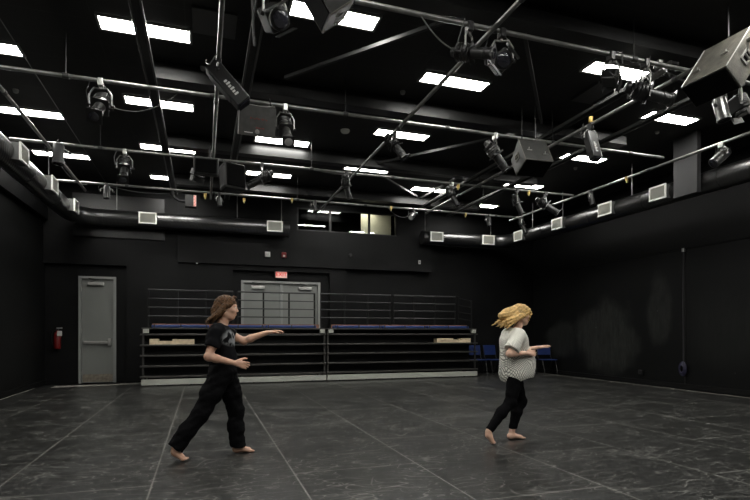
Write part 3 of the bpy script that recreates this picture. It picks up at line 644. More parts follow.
e = empty('wall_outlet', (3.99, BY, 3.47)); tag(e, 'dark round wall socket in the middle of the booth front', 'wall socket'); MB().lathe([(.05, 0), (.05, .03), (.03, .035)], 14, Matrix.Rotation(PI/2, 4, 'X')).build('socket_plate', 'dark', e); MB().box(-.02, .02, -.045, -.036, -.02, .02).build('socket_face', 'black', e)
e = empty('wall_outlet', (6.13, BY, 3.36)); tag(e, 'small white switch plate at the right end of the booth front', 'wall switch'); MB().box(-.035, .035, -.02, 0, -.055, .055, bev=.005).build('switch_plate', 'white', e); MB().box(-.01, .01, -.03, -.021, -.02, .02).build('switch', 'dark', e)
e = empty('wall_hook', (-.15, BY+.02, 3.08)); tag(e, 'tiny white fitting at the lower left edge of the booth', 'fitting'); MB().box(-.02, .02, -.03, .02, -.03, -.001, bev=.003).build('fitting_body', 'white', e)
# fire extinguisher on the back wall left of the door
e = empty('fire_extinguisher', (-3.36, YB-.11, .86)); tag(e, 'red fire extinguisher hanging in the back left corner', 'fire extinguisher')
MB().lathe([(.06, 0), (.075, .015), (.078, .05), (.078, .34), (.06, .40), (.025, .43), (.025, .45)], 20).build('cylinder', 'red', e, True)
MB().box(-.03, .03, -.03, .03, .451, .49, bev=.006).build('valve', 'black', e)
MB().box(-.015, .11, -.012, .012, .50, .52, bev=.003).build('handle', 'steel', e)
MB().tube([(.02, 0, .47), (-.09, -.02, .44), (-.11, -.02, .3), (-.1, -.02, .12)], .011, 8).build('hose', 'black', e, True)
MB().box(.02, .12, -.085, -.081, .32, .44).build('inspection_tag', 'white', e)
MB().box(-.05, .05, .079, .11, .1, .42).build('wall_bracket', 'black', e)
# rope with a coil on the right wall
e = empty('hanging_rope', (XR-.06, 8.86, .45)); tag(e, 'thin rope hanging down the right wall to a dark purple coil', 'rope')
MB().tube([(.02, .0, .15), (.02, .01, 1.5), (.02, 0, 2.64)], .008, 6).build('rope_line', 'rope', e)
for k in range(4):
    r_ = .12-.018*k
    MB().tube([(-.01*k, r_*.75*math.cos(t), r_*1.25*math.sin(t)) for t in [2*PI*i/20 for i in range(21)]], .015, 8).build('rope_loop', 'purple', e, True)
MB().box(-.0, .05, -.03, .03, 2.62, 2.7, bev=.004).build('rope_cleat', 'steel', e)
o = MB().box(XR-.06, XR-.002, 10.0, 10.12, .24, .34, bev=.01).build('floor_socket', 'dark'); tag(o, 'small dark cable box low on the right wall', 'socket')

# ------------------------------------------------------------------ retractable seating
def bleacher(x0, x1, label, board, bl_lab, right=False):
    cx_ = (x0+x1)/2; h = (x1-x0)/2; Y0 = 13.12; e = empty('retractable_seating', (cx_, Y0, 0)); tag(e, label, 'retractable seating')
    MB().box(-h, h, 0, .04, .03, .165, bev=.004).build('skirt_board', 'skirt', e)
    for i, z in enumerate((.22, .465, .715, .96, 1.215)):
        MB().box(-h-(0 if right else .03), h+(.03 if right else 0), .0+.008*i, .07, z-.02, z+.02, bev=.006).build('step_nosing', 'nose', e)
        MB().box(-h, h, .07, 1.0, z-.018, z+.012).build('step_deck', 'riserblk', e)
        if i < 4: MB().box(-h+.02, h-.02, .45, .47, z+.0125, z+.226).build('step_riser', 'riserblk', e)
    MB().box(-h, h, .03, 1.05, 1.345, 1.375, bev=.004).build('top_deck', 'nose', e)
    MB().box(-h+.2, h-.1, .42, .44, 1.376, 1.475).build('backboard', 'woodtop', e)
    MB().box(-h+.02, h-.02, .45, .47, 1.228, 1.344).build('step_riser', 'riserblk', e)
    for s in (-1, 1):
        MB().box(s*(h-.03)-.02, s*(h-.03)+.02, .075, .11, .05, 1.344).build('support_post', 'nose', e); MB().box(s*(h-.03)-.015, s*(h-.03)+.015, .9, .95, .05, 1.344).build('support_post', 'nose', e)
        MB().box(s*(h-.1)-.06, s*(h-.1)+.06, .0, .1, 1.25, 1.344, bev=.006).build('end_bracket', 'skirt', e)
    n = 3
    for k in range(n):      # folded seat modules
        a = -h+.22+k*(2*h-.44)/n; b_ = a+(2*h-.44)/n-.03
        s_ = MB().box(a, b_, .035, .40, 1.376, 1.445, bev=.02).build('folded_seat', 'blue', e)
        m_ = int((b_-a)/.5)
        for j in range(m_+1):
            x = a+.06+j*(b_-a-.12)/max(1, m_); MB().box(x-.012, x+.012, .022, .41, 1.376, 1.455, bev=.004).build('seat_bracket', 'dark', s_)
    for k in range(6):
        x = -h+.35+k*(2*h-.7)/5; c_ = MB(); c_.tube([(x-.015, .12, .032), (x+.015, .12, .032)], .03, 12); c_.box(x-.006, x+.006, .1, .14, .045, .1); c_.build('caster', 'dark', e, True)
    return e
X0, XM, X1 = -1.36, 3.04, 7.42
bleacher(X0, XM-.015, 'left closed retractable seating unit with blue folded seats on top', None, None)
bleacher(XM+.015, X1, 'right closed retractable seating unit with blue folded seats on top', None, None, True)
for x0, x1, l_ in ((-1.19, -.2, 'bare plywood board lying on the step under the top, left end'), (6.2, 7.25, 'bare plywood board lying on the step under the top, right end')):
    m_ = -1 if x0 > 0 else 1
    o = MB().box(x0, x1, 13.2, 13.42, .973, 1.06, bev=.004)
    a0, a1 = (x0+.03, x0+.42) if m_ > 0 else (x1-.42, x1-.03)
    o.box(x0, x0+.2, 13.2, 13.42, 1.061, 1.11) if m_ > 0 else o.box(x0, x0+.5, 13.2, 13.42, 1.061, 1.1)
    o.box(x0+.5, x1, 13.2, 13.42, 1.061, 1.10) if m_ > 0 else o.box(x0+.75, x1, 13.2, 13.42, 1.061, 1.1)
    tag(o.build('plywood_board', 'wood'), l_, 'board')
def railing(xs, label, y=13.88, ztop=2.33):
    cx_ = (xs[0]+xs[-1])/2; e = empty('guard_rail', (cx_, y, 1.376)); tag(e, label, 'railing', None)
    zt = ztop-1.376
    for x in xs: MB().box(x-cx_-.02, x-cx_+.02, -.02, .02, 0, zt, bev=.004).build('rail_post', 'rail', e)
    for i in range(4):
        z = zt-.012-i*.216; MB().tube([(xs[0]-cx_, -.024, z), (xs[-1]-cx_, -.024, z)], .015 if i else .02, 8).build('rail_bar', 'railtop', e, True)
railing((-1.28, -.6, .07, .74), 'black guard rail panel on the seating, leftmost of four')
railing((.86, 1.51, 2.18, 2.87), 'black guard rail panel in front of the grey double doors')
railing((3.05, 3.72, 4.39, 5.06), 'black guard rail panel just right of the double doors')
railing((5.16, 5.8, 6.45, 7.1), 'black guard rail panel on the seating, rightmost of the four long ones')
e = empty('end_rail', (7.2, 13.6, 1.376)); tag(e, 'short end rail at the right end of the seating', 'railing')
MB().box(-.018, .018, .25, .29, 0, .96, bev=.004).build('rail_post', 'rail', e); MB().box(.19, .226, -.2, -.16, 0, .82, bev=.004).build('rail_post', 'rail', e)
for i in range(4): MB().tube([(0, .27, .90-i*.2), (.205, -.18, .80-i*.19)], .012, 8).build('rail_bar', 'rail', e)

# ------------------------------------------------------------------ blue chairs behind the seating
def chair():
    e = empty('stacking_chair')
    s = MB()
    n = 8
    s.box(-.22, .22, -.2, .2, .43, .455, bev=.012); s.build('seat', 'bluec', e)
    bb = MB(); R = Matrix.Translation((0, .2, .5)) @ Matrix.Rotation(math.radians(-10), 4, 'X')
    bb.box(-.22, .22, -.012, .012, .08, .38, R=R, bev=.01); bb.build('backrest', 'bluec', e)
    for sx_ in (-1, 1):
        MB().tube([(sx_*.2, -.22, .011), (sx_*.21, -.1, .43)], .011, 8).build('leg', 'black', e, True)
        MB().tube([(sx_*.2, .3, .011), (sx_*.21, .12, .43)], .011, 8).build('leg', 'black', e, True)
        MB().tube([(sx_*.21, .12, .43), (sx_*.21, .2, .52), (sx_*.21, .26, .84)], .011, 8).build('back_frame', 'black', e, True)
    return e
pc_ = chair()
for i, (x, y, rz, l_) in enumerate([(7.85, 13.85, .0, 'blue stacking chair just beyond the right end of the seating'), (8.38, 13.8, .1, 'blue stacking chair, second beyond the seating end'), (8.92, 13.75, -.1, 'blue stacking chair partly behind the woman, by her back'),
                                      (9.4, 13.6, .15, 'blue stacking chair hidden behind the woman'), (9.92, 13.3, -.15, 'blue stacking chair right of the woman beside the right wall')]):
    e = pc_ if i == 0 else copy_tree(pc_)
    e.location = (x, y, 0 if y < 13.69 else 0.0); e.rotation_euler = (0, 0, rz); tag(e, l_, 'chair', 'blue chairs along the back wall')
#PEOPLE
# ------------------------------------------------------------------ people (smooth blended volumes meshed as one surface)
class SDF:
    def __init__(s, lo, hi, h):
        s.h = h; s.lo = np.array(lo, float); s.n = np.ceil((np.array(hi)-s.lo)/h).astype(int)+1
        s.f = np.full(s.n, .25, np.float32)
        s.ax = [s.lo[i]+h*np.arange(s.n[i]) for i in range(3)]
    def _win(s, lo, hi):
        a = np.maximum(0, np.floor((np.array(lo)-s.lo)/s.h).astype(int)); b = np.minimum(s.n, np.ceil((np.array(hi)-s.lo)/s.h).astype(int)+1)
        sl = tuple(slice(a[i], max(a[i]+1, b[i])) for i in range(3))
        return sl, s.ax[0][sl[0]][:, None, None], s.ax[1][sl[1]][None, :, None], s.ax[2][sl[2]][None, None, :]
    def _mix(s, sl, d, k, op):
        f = s.f[sl]
        if op == 'u':
            hh = np.clip(.5+.5*(f-d)/k, 0, 1); s.f[sl] = f*(1-hh)+d*hh-k*hh*(1-hh)
        else:
            d = -d; hh = np.clip(.5-.5*(f-d)/k, 0, 1); s.f[sl] = f*(1-hh)+d*hh+k*hh*(1-hh)
    def cone(s, a, b, ra, rb, k=.02, op='u', flat=None):
        a = np.array(a, float); b = np.array(b, float); m = max(ra, rb)+k+.02
        sl, x, y, z = s._win(np.minimum(a, b)-m, np.maximum(a, b)+m)
        d = b-a; L = d@d+1e-12
        t = np.clip(((x-a[0])*d[0]+(y-a[1])*d[1]+(z-a[2])*d[2])/L, 0, 1)
        dx, dy, dz = x-a[0]-t*d[0], y-a[1]-t*d[1], z-a[2]-t*d[2]
        if flat is not None:      # flat = (axis, factor): squash thickness along axis
            n, fac = np.array(flat[0], float), flat[1]; n = n/np.linalg.norm(n); q = dx*n[0]+dy*n[1]+dz*n[2]
            r2 = dx*dx+dy*dy+dz*dz-q*q+q*q*fac*fac
        else: r2 = dx*dx+dy*dy+dz*dz
        s._mix(sl, np.sqrt(r2)-(ra+(rb-ra)*t), k, op); return s
    def chain(s, pts, rs, k=.02, **kw):
        for i in range(len(pts)-1): s.cone(pts[i], pts[i+1], rs[i], rs[i+1], k, **kw)
        return s
    def ell(s, c, r, k=.03, R=None, op='u'):
        c = np.array(c, float); r = np.array(r, float); m = max(r)+k+.02
        sl, x, y, z = s._win(c-m, c+m); x = x-c[0]; y = y-c[1]; z = z-c[2]
        if R is not None:
            x, y, z = (R[0][0]*x+R[0][1]*y+R[0][2]*z, R[1][0]*x+R[1][1]*y+R[1][2]*z, R[2][0]*x+R[2][1]*y+R[2][2]*z)
        q = np.sqrt((x/r[0])**2+(y/r[1])**2+(z/r[2])**2); q2 = np.sqrt((x/r[0]**2)**2+(y/r[1]**2)**2+(z/r[2]**2)**2)+1e-9
        s._mix(sl, q*(q-1)/q2, k, op); return s
    def cut(s, p, n, k=.004):     # keep the side where (x-p).n < 0
        p = np.array(p, float); n = np.array(n, float); n = n/np.linalg.norm(n)
        x, y, z = s.ax[0][:, None, None], s.ax[1][None, :, None], s.ax[2][None, None, :]
        d = (x-p[0])*n[0]+(y-p[1])*n[1]+(z-p[2])*n[2]
        s.f = np.maximum(s.f, d.astype(np.float32)); return s
    def warp(s, fn):
        x, y, z = s.ax[0][:, None, None], s.ax[1][None, :, None], s.ax[2][None, None, :]
        s.f = (s.f+fn(x, y, z)).astype(np.float32); return s
    def mesh(s, name, m, parent, org, iters=1):
        f = s.f; f = np.pad(f, 1, constant_values=1.); n = np.array(f.shape); neg = f < 0
        c = np.zeros(n-1, np.int8)
        acc = np.zeros((*(n-1), 3), np.float32); cnt = np.zeros(n-1, np.float32)
        cor = [(i, j, k) for i in (0, 1) for j in (0, 1) for k in (0, 1)]
        V = lambda A, o: A[o[0]:n[0]-1+o[0], o[1]:n[1]-1+o[1], o[2]:n[2]-1+o[2]]
        act = np.zeros(n-1, bool); N0 = V(neg, (0, 0, 0))
        for o in cor: act |= (V(neg, o) != N0)
        idx = np.argwhere(act); P = np.zeros((len(idx), 3)); W = np.zeros(len(idx))
        for o in cor:
            for ax in range(3):
                if o[ax]: continue
                o2 = list(o); o2[ax] = 1
                fa = f[tuple((idx+o).T)]; fb = f[tuple((idx+o2).T)]; cr = (fa < 0) != (fb < 0)
                t = np.where(cr, fa/(fa-fb+1e-12*(fa == fb)), 0)
                pt = np.repeat(np.array(o, float)[None], len(idx), 0); pt[:, ax] += t
                P += pt*cr[:, None]; W += cr
        P = (P/W[:, None]+idx-1)*s.h+s.lo-np.array(org)
        ids = -np.ones(n-1, np.int64); ids[tuple(idx.T)] = np.arange(len(idx))
        faces = []
        for ax in range(3):
            u, v = (ax+1) % 3, (ax+2) % 3
            sl0 = [slice(None)]*3; sl1 = [slice(None)]*3; sl0[ax] = slice(0, n[ax]-1); sl1[ax] = slice(1, n[ax])
            e = neg[tuple(sl0)] != neg[tuple(sl1)]; q = np.argwhere(e)
            q = q[(q[:, u] > 0) & (q[:, v] > 0) & (q[:, u] < n[u]-1) & (q[:, v] < n[v]-1)]
            du = np.zeros(3, int); du[u] = 1; dv = np.zeros(3, int); dv[v] = 1
            fc = np.stack([ids[tuple((q-du-dv).T)], ids[tuple((q-dv).T)], ids[tuple(q.T)], ids[tuple((q-du).T)]], 1)
            flip = ~neg[tuple(q.T)]; fc[flip] = fc[flip][:, ::-1]; faces.append(fc)
        faces = np.concatenate(faces)
        me = bpy.data.meshes.new(name); me.vertices.add(len(P)); me.vertices.foreach_set('co', P.astype(np.float32).ravel())
        me.loops.add(faces.size); me.loops.foreach_set('vertex_index', faces.ravel().astype(np.int32))
        me.polygons.add(len(faces)); me.polygons.foreach_set('loop_start', (np.arange(len(faces))*4).astype(np.int32)); me.polygons.foreach_set('loop_total', np.full(len(faces), 4, np.int32))
        me.update(calc_edges=True); me.validate(); me.polygons.foreach_set('use_smooth', [True]*len(me.polygons))
        me.materials.append(M[m]); o = bpy.data.objects.new(name, me); C.objects.link(o); o.parent = parent
        md = o.modifiers.new('smooth', 'SMOOTH'); md.factor = .5; md.iterations = iters
        return o
A3 = lambda *v: np.array(v, float)
def unit(v): v = np.array(v, float); return v/np.linalg.norm(v)
def hand(s, wrist, d, nrm, side, curl=.35, spread=.12, sc=1.):
    """d: wrist to knuckles, nrm: back of the hand normal, side: towards the thumb"""
    d = unit(d); nrm = unit(nrm-d*np.dot(nrm, d)); th = unit(np.cross(nrm, d)); th = th if th@np.array(side) > 0 else -th
    w = A3(*wrist)
    lens = [.075, .083, .077, .060]; base = [.028, .009, -.010, -.028]
    for i in range(4):
        k0 = w+d*(.088-.004*abs(i-1))*sc+th*base[i]*sc
        s.cone(w+th*base[i]*.55*sc+d*.012, k0, .014*sc, .0125*sc, .012)
        L = lens[i]*sc; fr = [.45, .31, .24]; p = k0; ang = curl*.5; dd = unit(d+th*spread*(1.5-i)*.6)
        for j in range(3):
            v = dd*math.cos(ang)-nrm*math.sin(ang); q = p+v*L*fr[j]
            s.cone(p, q, (.0098-.0007*j)*sc, (.0091-.0009*j)*sc, .004); p = q; ang += curl*(.9+.12*i)
    t0 = w+d*.022*sc+th*.024*sc-nrm*.006; t1 = w+d*.055*sc+th*.052*sc-nrm*.014; t2 = t1+unit(d*.85+th*.45-nrm*.25)*.034*sc; t3 = t2+unit(d*.95+th*.1-nrm*.4)*.027*sc
    s.cone(t0, t1, .017*sc, .012*sc, .012); s.cone(t1, t2, .0112*sc, .0102*sc, .005); s.cone(t2, t3, .0102*sc, .0082*sc, .004)
def foot(s, heel, ball, up, side, k=.012, sc=1.):
    """side: towards the big toe"""
    heel, ball = A3(*heel), A3(*ball); d = unit(ball-heel); up = unit(up-d*np.dot(up, d)); sd = unit(np.cross(up, d)); sd = sd if sd@np.array(side) > 0 else -sd
    L = np.linalg.norm(ball-heel)
    s.ell(heel+up*.004, (.034, .031, .033), .02)
    s.cone(heel+up*.004, ball+up*.0, .032*sc, .024*sc, .02)
    s.cone(heel+d*L*.2+sd*.006+up*.02, ball+sd*.018-up*.002, .028*sc, .021*sc, .02)
    s.cone(heel+d*L*.2-sd*.01, ball-sd*.02-up*.006, .024*sc, .018*sc, .02)
    dt = unit(d-up*np.dot(d, up)); dt = unit(A3(d[0], d[1], 0)) if abs(d[2]) > .3 else d
    for i, (o_, l_, r_) in enumerate(((.030, .050, .0135), (.012, .048, .0098), (-.003, .043, .0092), (-.017, .037, .0088), (-.030, .030, .0085))):
        p = ball+sd*o_*sc-up*.010; s.cone(p, p+dt*l_*sc, r_*1.1*sc, r_*.9*sc, .006)
def head(s, c, fwd, up, sc=1., fem=False):
    """c: centre of the head; returns frame"""
    fwd = unit(fwd); up = unit(np.array(up)-fwd*np.dot(up, fwd)); sd = np.cross(up, fwd)      # sd = left of the head
    P = lambda x, y, z: A3(*c)+(fwd*x+sd*y+up*z)*sc
    R = [list(fwd), list(sd), list(up)]
    s.ell(P(-.012, 0, .035), (.097*sc, .076*sc, .085*sc), .02, R)           # cranium
    s.ell(P(.022, 0, -.02), (.070*sc, .060*sc, .090*sc), .03, R)            # face
    s.ell(P(.048, 0, -.085), (.030*sc, .032*sc, .024*sc), .03, R)           # chin
    for y in (-1, 1):
        s.cone(P(-.02, y*.055, -.055), P(.045, y*.022, -.088), .016*sc, .018*sc, .03)     # jaw
        s.ell(P(.062, y*.038, -.018), (.02*sc, .022*sc, .018*sc), .02, R)                 # cheek
        s.cone(P(.083, y*.012, .032), P(.074, y*.045, .030), .009*sc, .008*sc, .014)      # brow
        s.ell(P(.088, y*.031, .010), (.012*sc, .015*sc, .010*sc), .010, R, 's')           # eye socket
        s.ell(P(.074, y*.031, .009), (.0125*sc, .0135*sc, .0115*sc), .003, R)             # eye lid
        s.ell(P(-.012, y*.076, -.004), (.018*sc, .008*sc, .030*sc), .006, R); s.ell(P(-.010, y*.086, -.002), (.010*sc, .006*sc, .018*sc), .004, R, 's')   # ear
    s.cone(P(.086, 0, .018), P(.103, 0, -.020), .0080*sc, .0115*sc, .010)     # nose
    for y in (-1, 1): s.ell(P(.095, y*.011, -.025), (.009*sc, .007*sc, .007*sc), .006, R)
    s.cone(P(.088, -.018, -.050), P(.088, .018, -.050), .0075*sc, .0075*sc, .006); s.cone(P(.086, -.016, -.062), P(.086, .016, -.062), .0085*sc, .0085*sc, .006)
    s.cone(P(.095, -.016, -.0562), P(.095, .016, -.0562), .0022*sc, .0022*sc, .003, 's')
    return P, R
for k_ in (): pass
M['skin'] = mat('skin', (.56, .33, .23), .5, var=.08, vs=25); M['skin2'] = mat('fair skin', (.66, .42, .31), .5, var=.07, vs=25)
for k_ in ('skin', 'skin2'): M[k_].node_tree.nodes['Principled BSDF'].inputs['Subsurface Weight'].default_value = .12; M[k_].node_tree.nodes['Principled BSDF'].inputs['Subsurface Radius'].default_value = (.02, .01, .006)
M['eye'] = mat('eye', (.6, .6, .58), .2); M['iris'] = mat('dark iris', (.03, .02, .012), .15)
M['hairb'] = mat('brown hair', (.075, .038, .017), .55, spec=.15, var=.7, vs=45, bump=.5, bs=90)
M['hairy'] = mat('blond hair', (.55, .36, .14), .5, spec=.25, var=.4, vs=30, bump=.5, bs=90)
M['pants'] = mat('black trousers', (.0035, .0035, .004), .9, spec=.08, var=.2, vs=10, bump=.3, bs=30)
M['legg'] = mat('black leggings', (.0025, .0025, .003), .9, spec=.08)
M['tee'] = mat('black shirt with pale print', (.005, .005, .006), .9, spec=.08)
g = G(M['tee']); tc = g.n('TexCoord'); mp = g.n('Mapping'); mp.inputs['Location'].default_value = (-.16, .1, -1.2); g.l(tc.outputs['Object'], mp.inputs['Vector'])
ln_ = g.n('VectorMath', _operation='LENGTH'); m2 = g.n('VectorMath', _operation='MULTIPLY'); m2.inputs[1].default_value = (6, 4, 11); g.l(mp.outputs[0], m2.inputs[0]); g.l(m2.outputs[0], ln_.inputs[0])
nq = g.n('TexNoise', Scale=16., Detail=4); g.l(tc.outputs['Object'], nq.inputs['Vector'])
g.l(g.mix(g.m('MULTIPLY', g.ramp(ln_.outputs['Value'], [(.55, 1.), (1., 0.)]), g.ramp(nq.outputs[0], [(.42, 0.), (.55, .8)])), (.005, .005, .006), (.34, .35, .36)), g.p.inputs['Base Color'])
M['blouse'] = mat('white blouse with fine grey net lines', (.6, .59, .53), .8)
g = G(M['blouse']); tc = g.n('TexCoord'); sx = g.n('SeparateXYZ'); g.l(tc.outputs['Object'], sx.inputs[0])
fac = None
for sgn in (1, -1):
    q = g.n('TexNoise', Scale=5., Detail=1); g.l(tc.outputs['Object'], q.inputs['Vector'])
    ph = g.m('ADD', g.m('MULTIPLY', sx.outputs[2], 30.), g.m('ADD', g.m('MULTIPLY', sx.outputs[0], sgn*40.), g.m('MULTIPLY', q.outputs[0], 9.)))
    l_ = g.ramp(g.m('FRACT', ph), [(.62, 0.), (.75, 1.)]); fac = l_ if fac is None else g.m('MAXIMUM', fac, l_)
low = g.ramp(g.m('MULTIPLY_ADD', sx.outputs[2], -2.0, 2.45), [(.05, .1), (.45, 1.)])
g.l(g.mix(g.m('MULTIPLY', fac, low), (.74, .73, .66), (.17, .17, .155)), g.p.inputs['Base Color'])
def strands(s, roots, n, seed, rad, k=.01):
    rg = np.random.default_rng(seed)
    for i in range(n):
        a, b, c_ = roots(rg); s.cone(a, b, rad*rg.uniform(.8, 1.3), rad*rg.uniform(.6, 1.), k); s.cone(b, c_, rad*rg.uniform(.6, .9), rad*.25, k)

# ---- man: lunging to the right, arms reaching forward
H = .006
man = empty('person', (.13, 5.5, 0)); tag(man, 'person with long brown hair in black T-shirt and black trousers, lunging barefoot at left', 'person'); OM = (.13, 5.5, 0)
Y0 = 5.5
def man_pose():
    d = {}
    d['pel'] = A3(.205, Y0, .87); d['wai'] = A3(.195, Y0, .99); d['che'] = A3(.165, Y0, 1.17); d['nek'] = A3(.165, Y0, 1.31); d['hed'] = A3(.235, Y0, 1.500)
    d['shN'] = A3(.135, Y0-.175, 1.265); d['elN'] = A3(.05, Y0-.235, 1.02); d['wrN'] = A3(.29, Y0-.21, .955)
    d['shF'] = A3(.175, Y0+.165, 1.275); d['elF'] = A3(.41, Y0+.175, 1.165); d['wrF'] = A3(.645, Y0+.10, 1.255)
    d['hiB'] = A3(.17, Y0-.085, .84); d['knB'] = A3(-.015, Y0-.11, .46); d['anB'] = A3(-.255, Y0-.12, .135)
    d['hiF'] = A3(.225, Y0+.085, .84); d['knF'] = A3(.325, Y0+.10, .45); d['anF'] = A3(.345, Y0+.10, .075)
    return d
D = man_pose()
s = SDF((-.42, Y0-.36, -.02), (.92, Y0+.34, 1.68), H)
s.ell(D['pel'], (.105, .155, .11), .04); s.cone(D['pel'], D['wai'], .12, .112, .05, flat=((1, 0, 0), 1.15)); s.cone(D['wai'], D['che'], .112, .128, .05, flat=((1, 0, 0), 1.2))
s.ell(D['che']+A3(.0, 0, .02), (.115, .165, .14), .05)
s.cone(D['shN']-A3(0, -.03, 0), D['shF']-A3(0, .03, 0), .062, .062, .05); s.cone(D['nek']-A3(.0, 0, .03), D['hed']-A3(.02, 0, .08), .058, .053, .03)
for q in 'NF':
    s.chain([D['sh'+q], D['sh'+q]*.5+D['el'+q]*.5, D['el'+q]], [.055, .046, .038], .03); e_, w_ = D['el'+q], D['wr'+q]
    s.chain([e_, e_*.7+w_*.3, w_], [.037, .039, .025], .02, ); s.ell(e_, (.038, .038, .038), .02)
for q in 'BF':
    s.chain([D['hi'+q], D['kn'+q]], [.088, .056], .04); k_, a_ = D['kn'+q], D['an'+q]; s.ell(k_+A3(.012, 0, 0), (.055, .052, .058), .03)
    s.chain([k_, k_*.65+a_*.35-A3(.018, 0, 0), a_], [.052, .055, .035], .03)
hand(s, D['wrN']+A3(.01, 0, 0), (1, .08, -.25), (.1, -1, .1), (0, 0, 1), .45)
hand(s, D['wrF']+A3(.01, 0, 0), (1, -.12, .15), (-.15, .2, 1), (0, -1, 0), .28)
s.cone(D['anB'], A3(-.25, Y0-.12, .105), .035, .033, .02); foot(s, A3(-.262, Y0-.12, .095), A3(-.185, Y0-.12, .032), (1, 0, .9), (0, 1, 0))
s.cone(D['anF'], A3(.335, Y0+.1, .045), .034, .033, .02); foot(s, A3(.325, Y0+.1, .036), A3(.455, Y0+.085, .030), (0, 0, 1), (0, -1, 0))
PM, RM = head(s, D['hed'], (1, -.12, -.06), (.12, 0, 1))
s.cut((0, 0, .001), (0, 0, -1))
body = s.mesh('body', 'skin', man, OM, 3)
for y in (-1, 1):
    ec = PM(.0765, y*.031, .010)
    m_ = MB(); Rm = Matrix.Translation(Vector(ec-np.array(OM))); m_.lathe([(.0011, -.0119), (.006, -.0104), (.0104, -.006), (.012, 0), (.0104, .006), (.006, .0104), (.0011, .0119)], 14, Rm); m_.build('eye', 'eye', man, True)
# trousers
s = SDF((-.42, Y0-.32, .04), (.6, Y0+.32, 1.05), H)
s.ell(D['pel']-A3(.01, 0, .01), (.128, .178, .13), .04); s.cone(D['pel'], D['wai'], .135, .128, .04, flat=((1, 0, 0), 1.12)); s.ell(D['pel']+A3(-.07, 0, -.04), (.085, .13, .10), .05)
for q, hem in (('B', 1.02), ('F', 1.0)):
    k_, a_ = D['kn'+q], D['an'+q]; s.chain([D['hi'+q], D['hi'+q]*.5+k_*.5, k_, k_*.5+a_*.5-A3(.01, 0, 0), a_], [.112, .104, .082, .082, .078], .035)
s.cut((0, 0, .985), (-.25, 0, 1))
dB = unit(D['anB']-D['knB'])
f0 = s.f.copy()
xx, yy, zz = s.ax[0][:, None, None], s.ax[1][None, :, None], s.ax[2][None, None, :]
back = (yy < Y0)
pB = D['anB']+dB*.0; cutB = (xx-pB[0])*dB[0]+(yy-pB[1])*dB[1]+(zz-pB[2])*dB[2]
s.f = np.where(back, np.maximum(s.f, cutB), np.maximum(s.f, .062-zz)).astype(np.float32)
s.warp(lambda x, y, z: .0035*np.sin(38*z+14*x+9*np.sin(9*y+5*x))*np.clip((1.0-z)*3, .2, 1)+.002*np.sin(80*z-30*x+20*y))
s.mesh('trousers', 'pants', man, OM, 2)
# T-shirt
s = SDF((-.12, Y0-.36, .84), (.56, Y0+.34, 1.42), H)
s.cone(D['pel']+A3(-.005, 0, .0), D['wai'], .142, .138, .05, flat=((1, 0, 0), 1.08)); s.cone(D['wai'], D['che'], .138, .142, .05, flat=((1, 0, 0), 1.1)); s.ell(D['che']+A3(0, 0, .02), (.132, .182, .155), .05)
s.cone(D['shN']+A3(0, .03, .002), D['shF']+A3(0, -.03, .002), .075, .075, .05)
for q in 'NF':
    a, b_ = D['sh'+q], D['el'+q]; s.cone(a, a*.25+b_*.75, .072, .075, .03)
for q, t in (('N', .62), ('F', .6)):
    a, b_ = D['sh'+q], D['el'+q]; n_ = unit(b_-a); p_ = a*(1-t)+b_*t
    d_ = (s.ax[0][:, None, None]-p_[0])*n_[0]+(s.ax[1][None, :, None]-p_[1])*n_[1]+(s.ax[2][None, None, :]-p_[2])*n_[2]
    near = np.sqrt((s.ax[0][:, None, None]-p_[0])**2+(s.ax[1][None, :, None]-p_[1])**2+(s.ax[2][None, None, :]-p_[2])**2) < .125
    out = (s.ax[1][None, :, None] < Y0-.15) if q == 'N' else (s.ax[0][:, None, None] > .26)
    s.f = np.where(near & out, np.maximum(s.f, d_), s.f).astype(np.float32)
s.cut((.2, Y0, .885), (.1, 0, -1)); s.ell(D['nek']+A3(.02, 0, .035), (.085, .085, .05), .01, op='s')
s.warp(lambda x, y, z: .004*np.sin(30*z+22*x+6*np.sin(12*y))+.0025*np.sin(60*x-25*z+18*y))
s.mesh('t_shirt', 'tee', man, OM, 2)
# hair: chin length, blown backward
s = SDF((-.16, Y0-.19, 1.26), (.42, Y0+.19, 1.68), .005)
s.ell(PM(-.020, 0, .045), (.108, .089, .092), .02, RM); s.ell(PM(-.075, 0, -.035), (.085, .085, .085), .05, RM)
def mroots(rg):
    ph = rg.uniform(-1, 1); el = rg.uniform(-.1, 1)
    a = PM(-.03+.10*el*(1-abs(ph)*.7), ph*.088, .02+.10*(1-ph*ph)*el)
    b = a+A3(-.055-.04*rg.random(), ph*.02, -.075-.03*rg.random()); return a, b, b+A3(-.055-.06*rg.random(), rg.uniform(-.02, .02), -.055-.04*rg.random())
strands(s, mroots, 80, 3, .017, .008)
s.ell(PM(.078, 0, -.035), (.075, .082, .085), .012, RM, 's')
s.warp(lambda x, y, z: .0028*np.sin(230*(.85*x-.5*z)+60*y+2*np.sin(25*z+20*y))+.0016*np.sin(120*y+90*(.85*x-.5*z)))
s.mesh('hair', 'hairb', man, OM, 1)

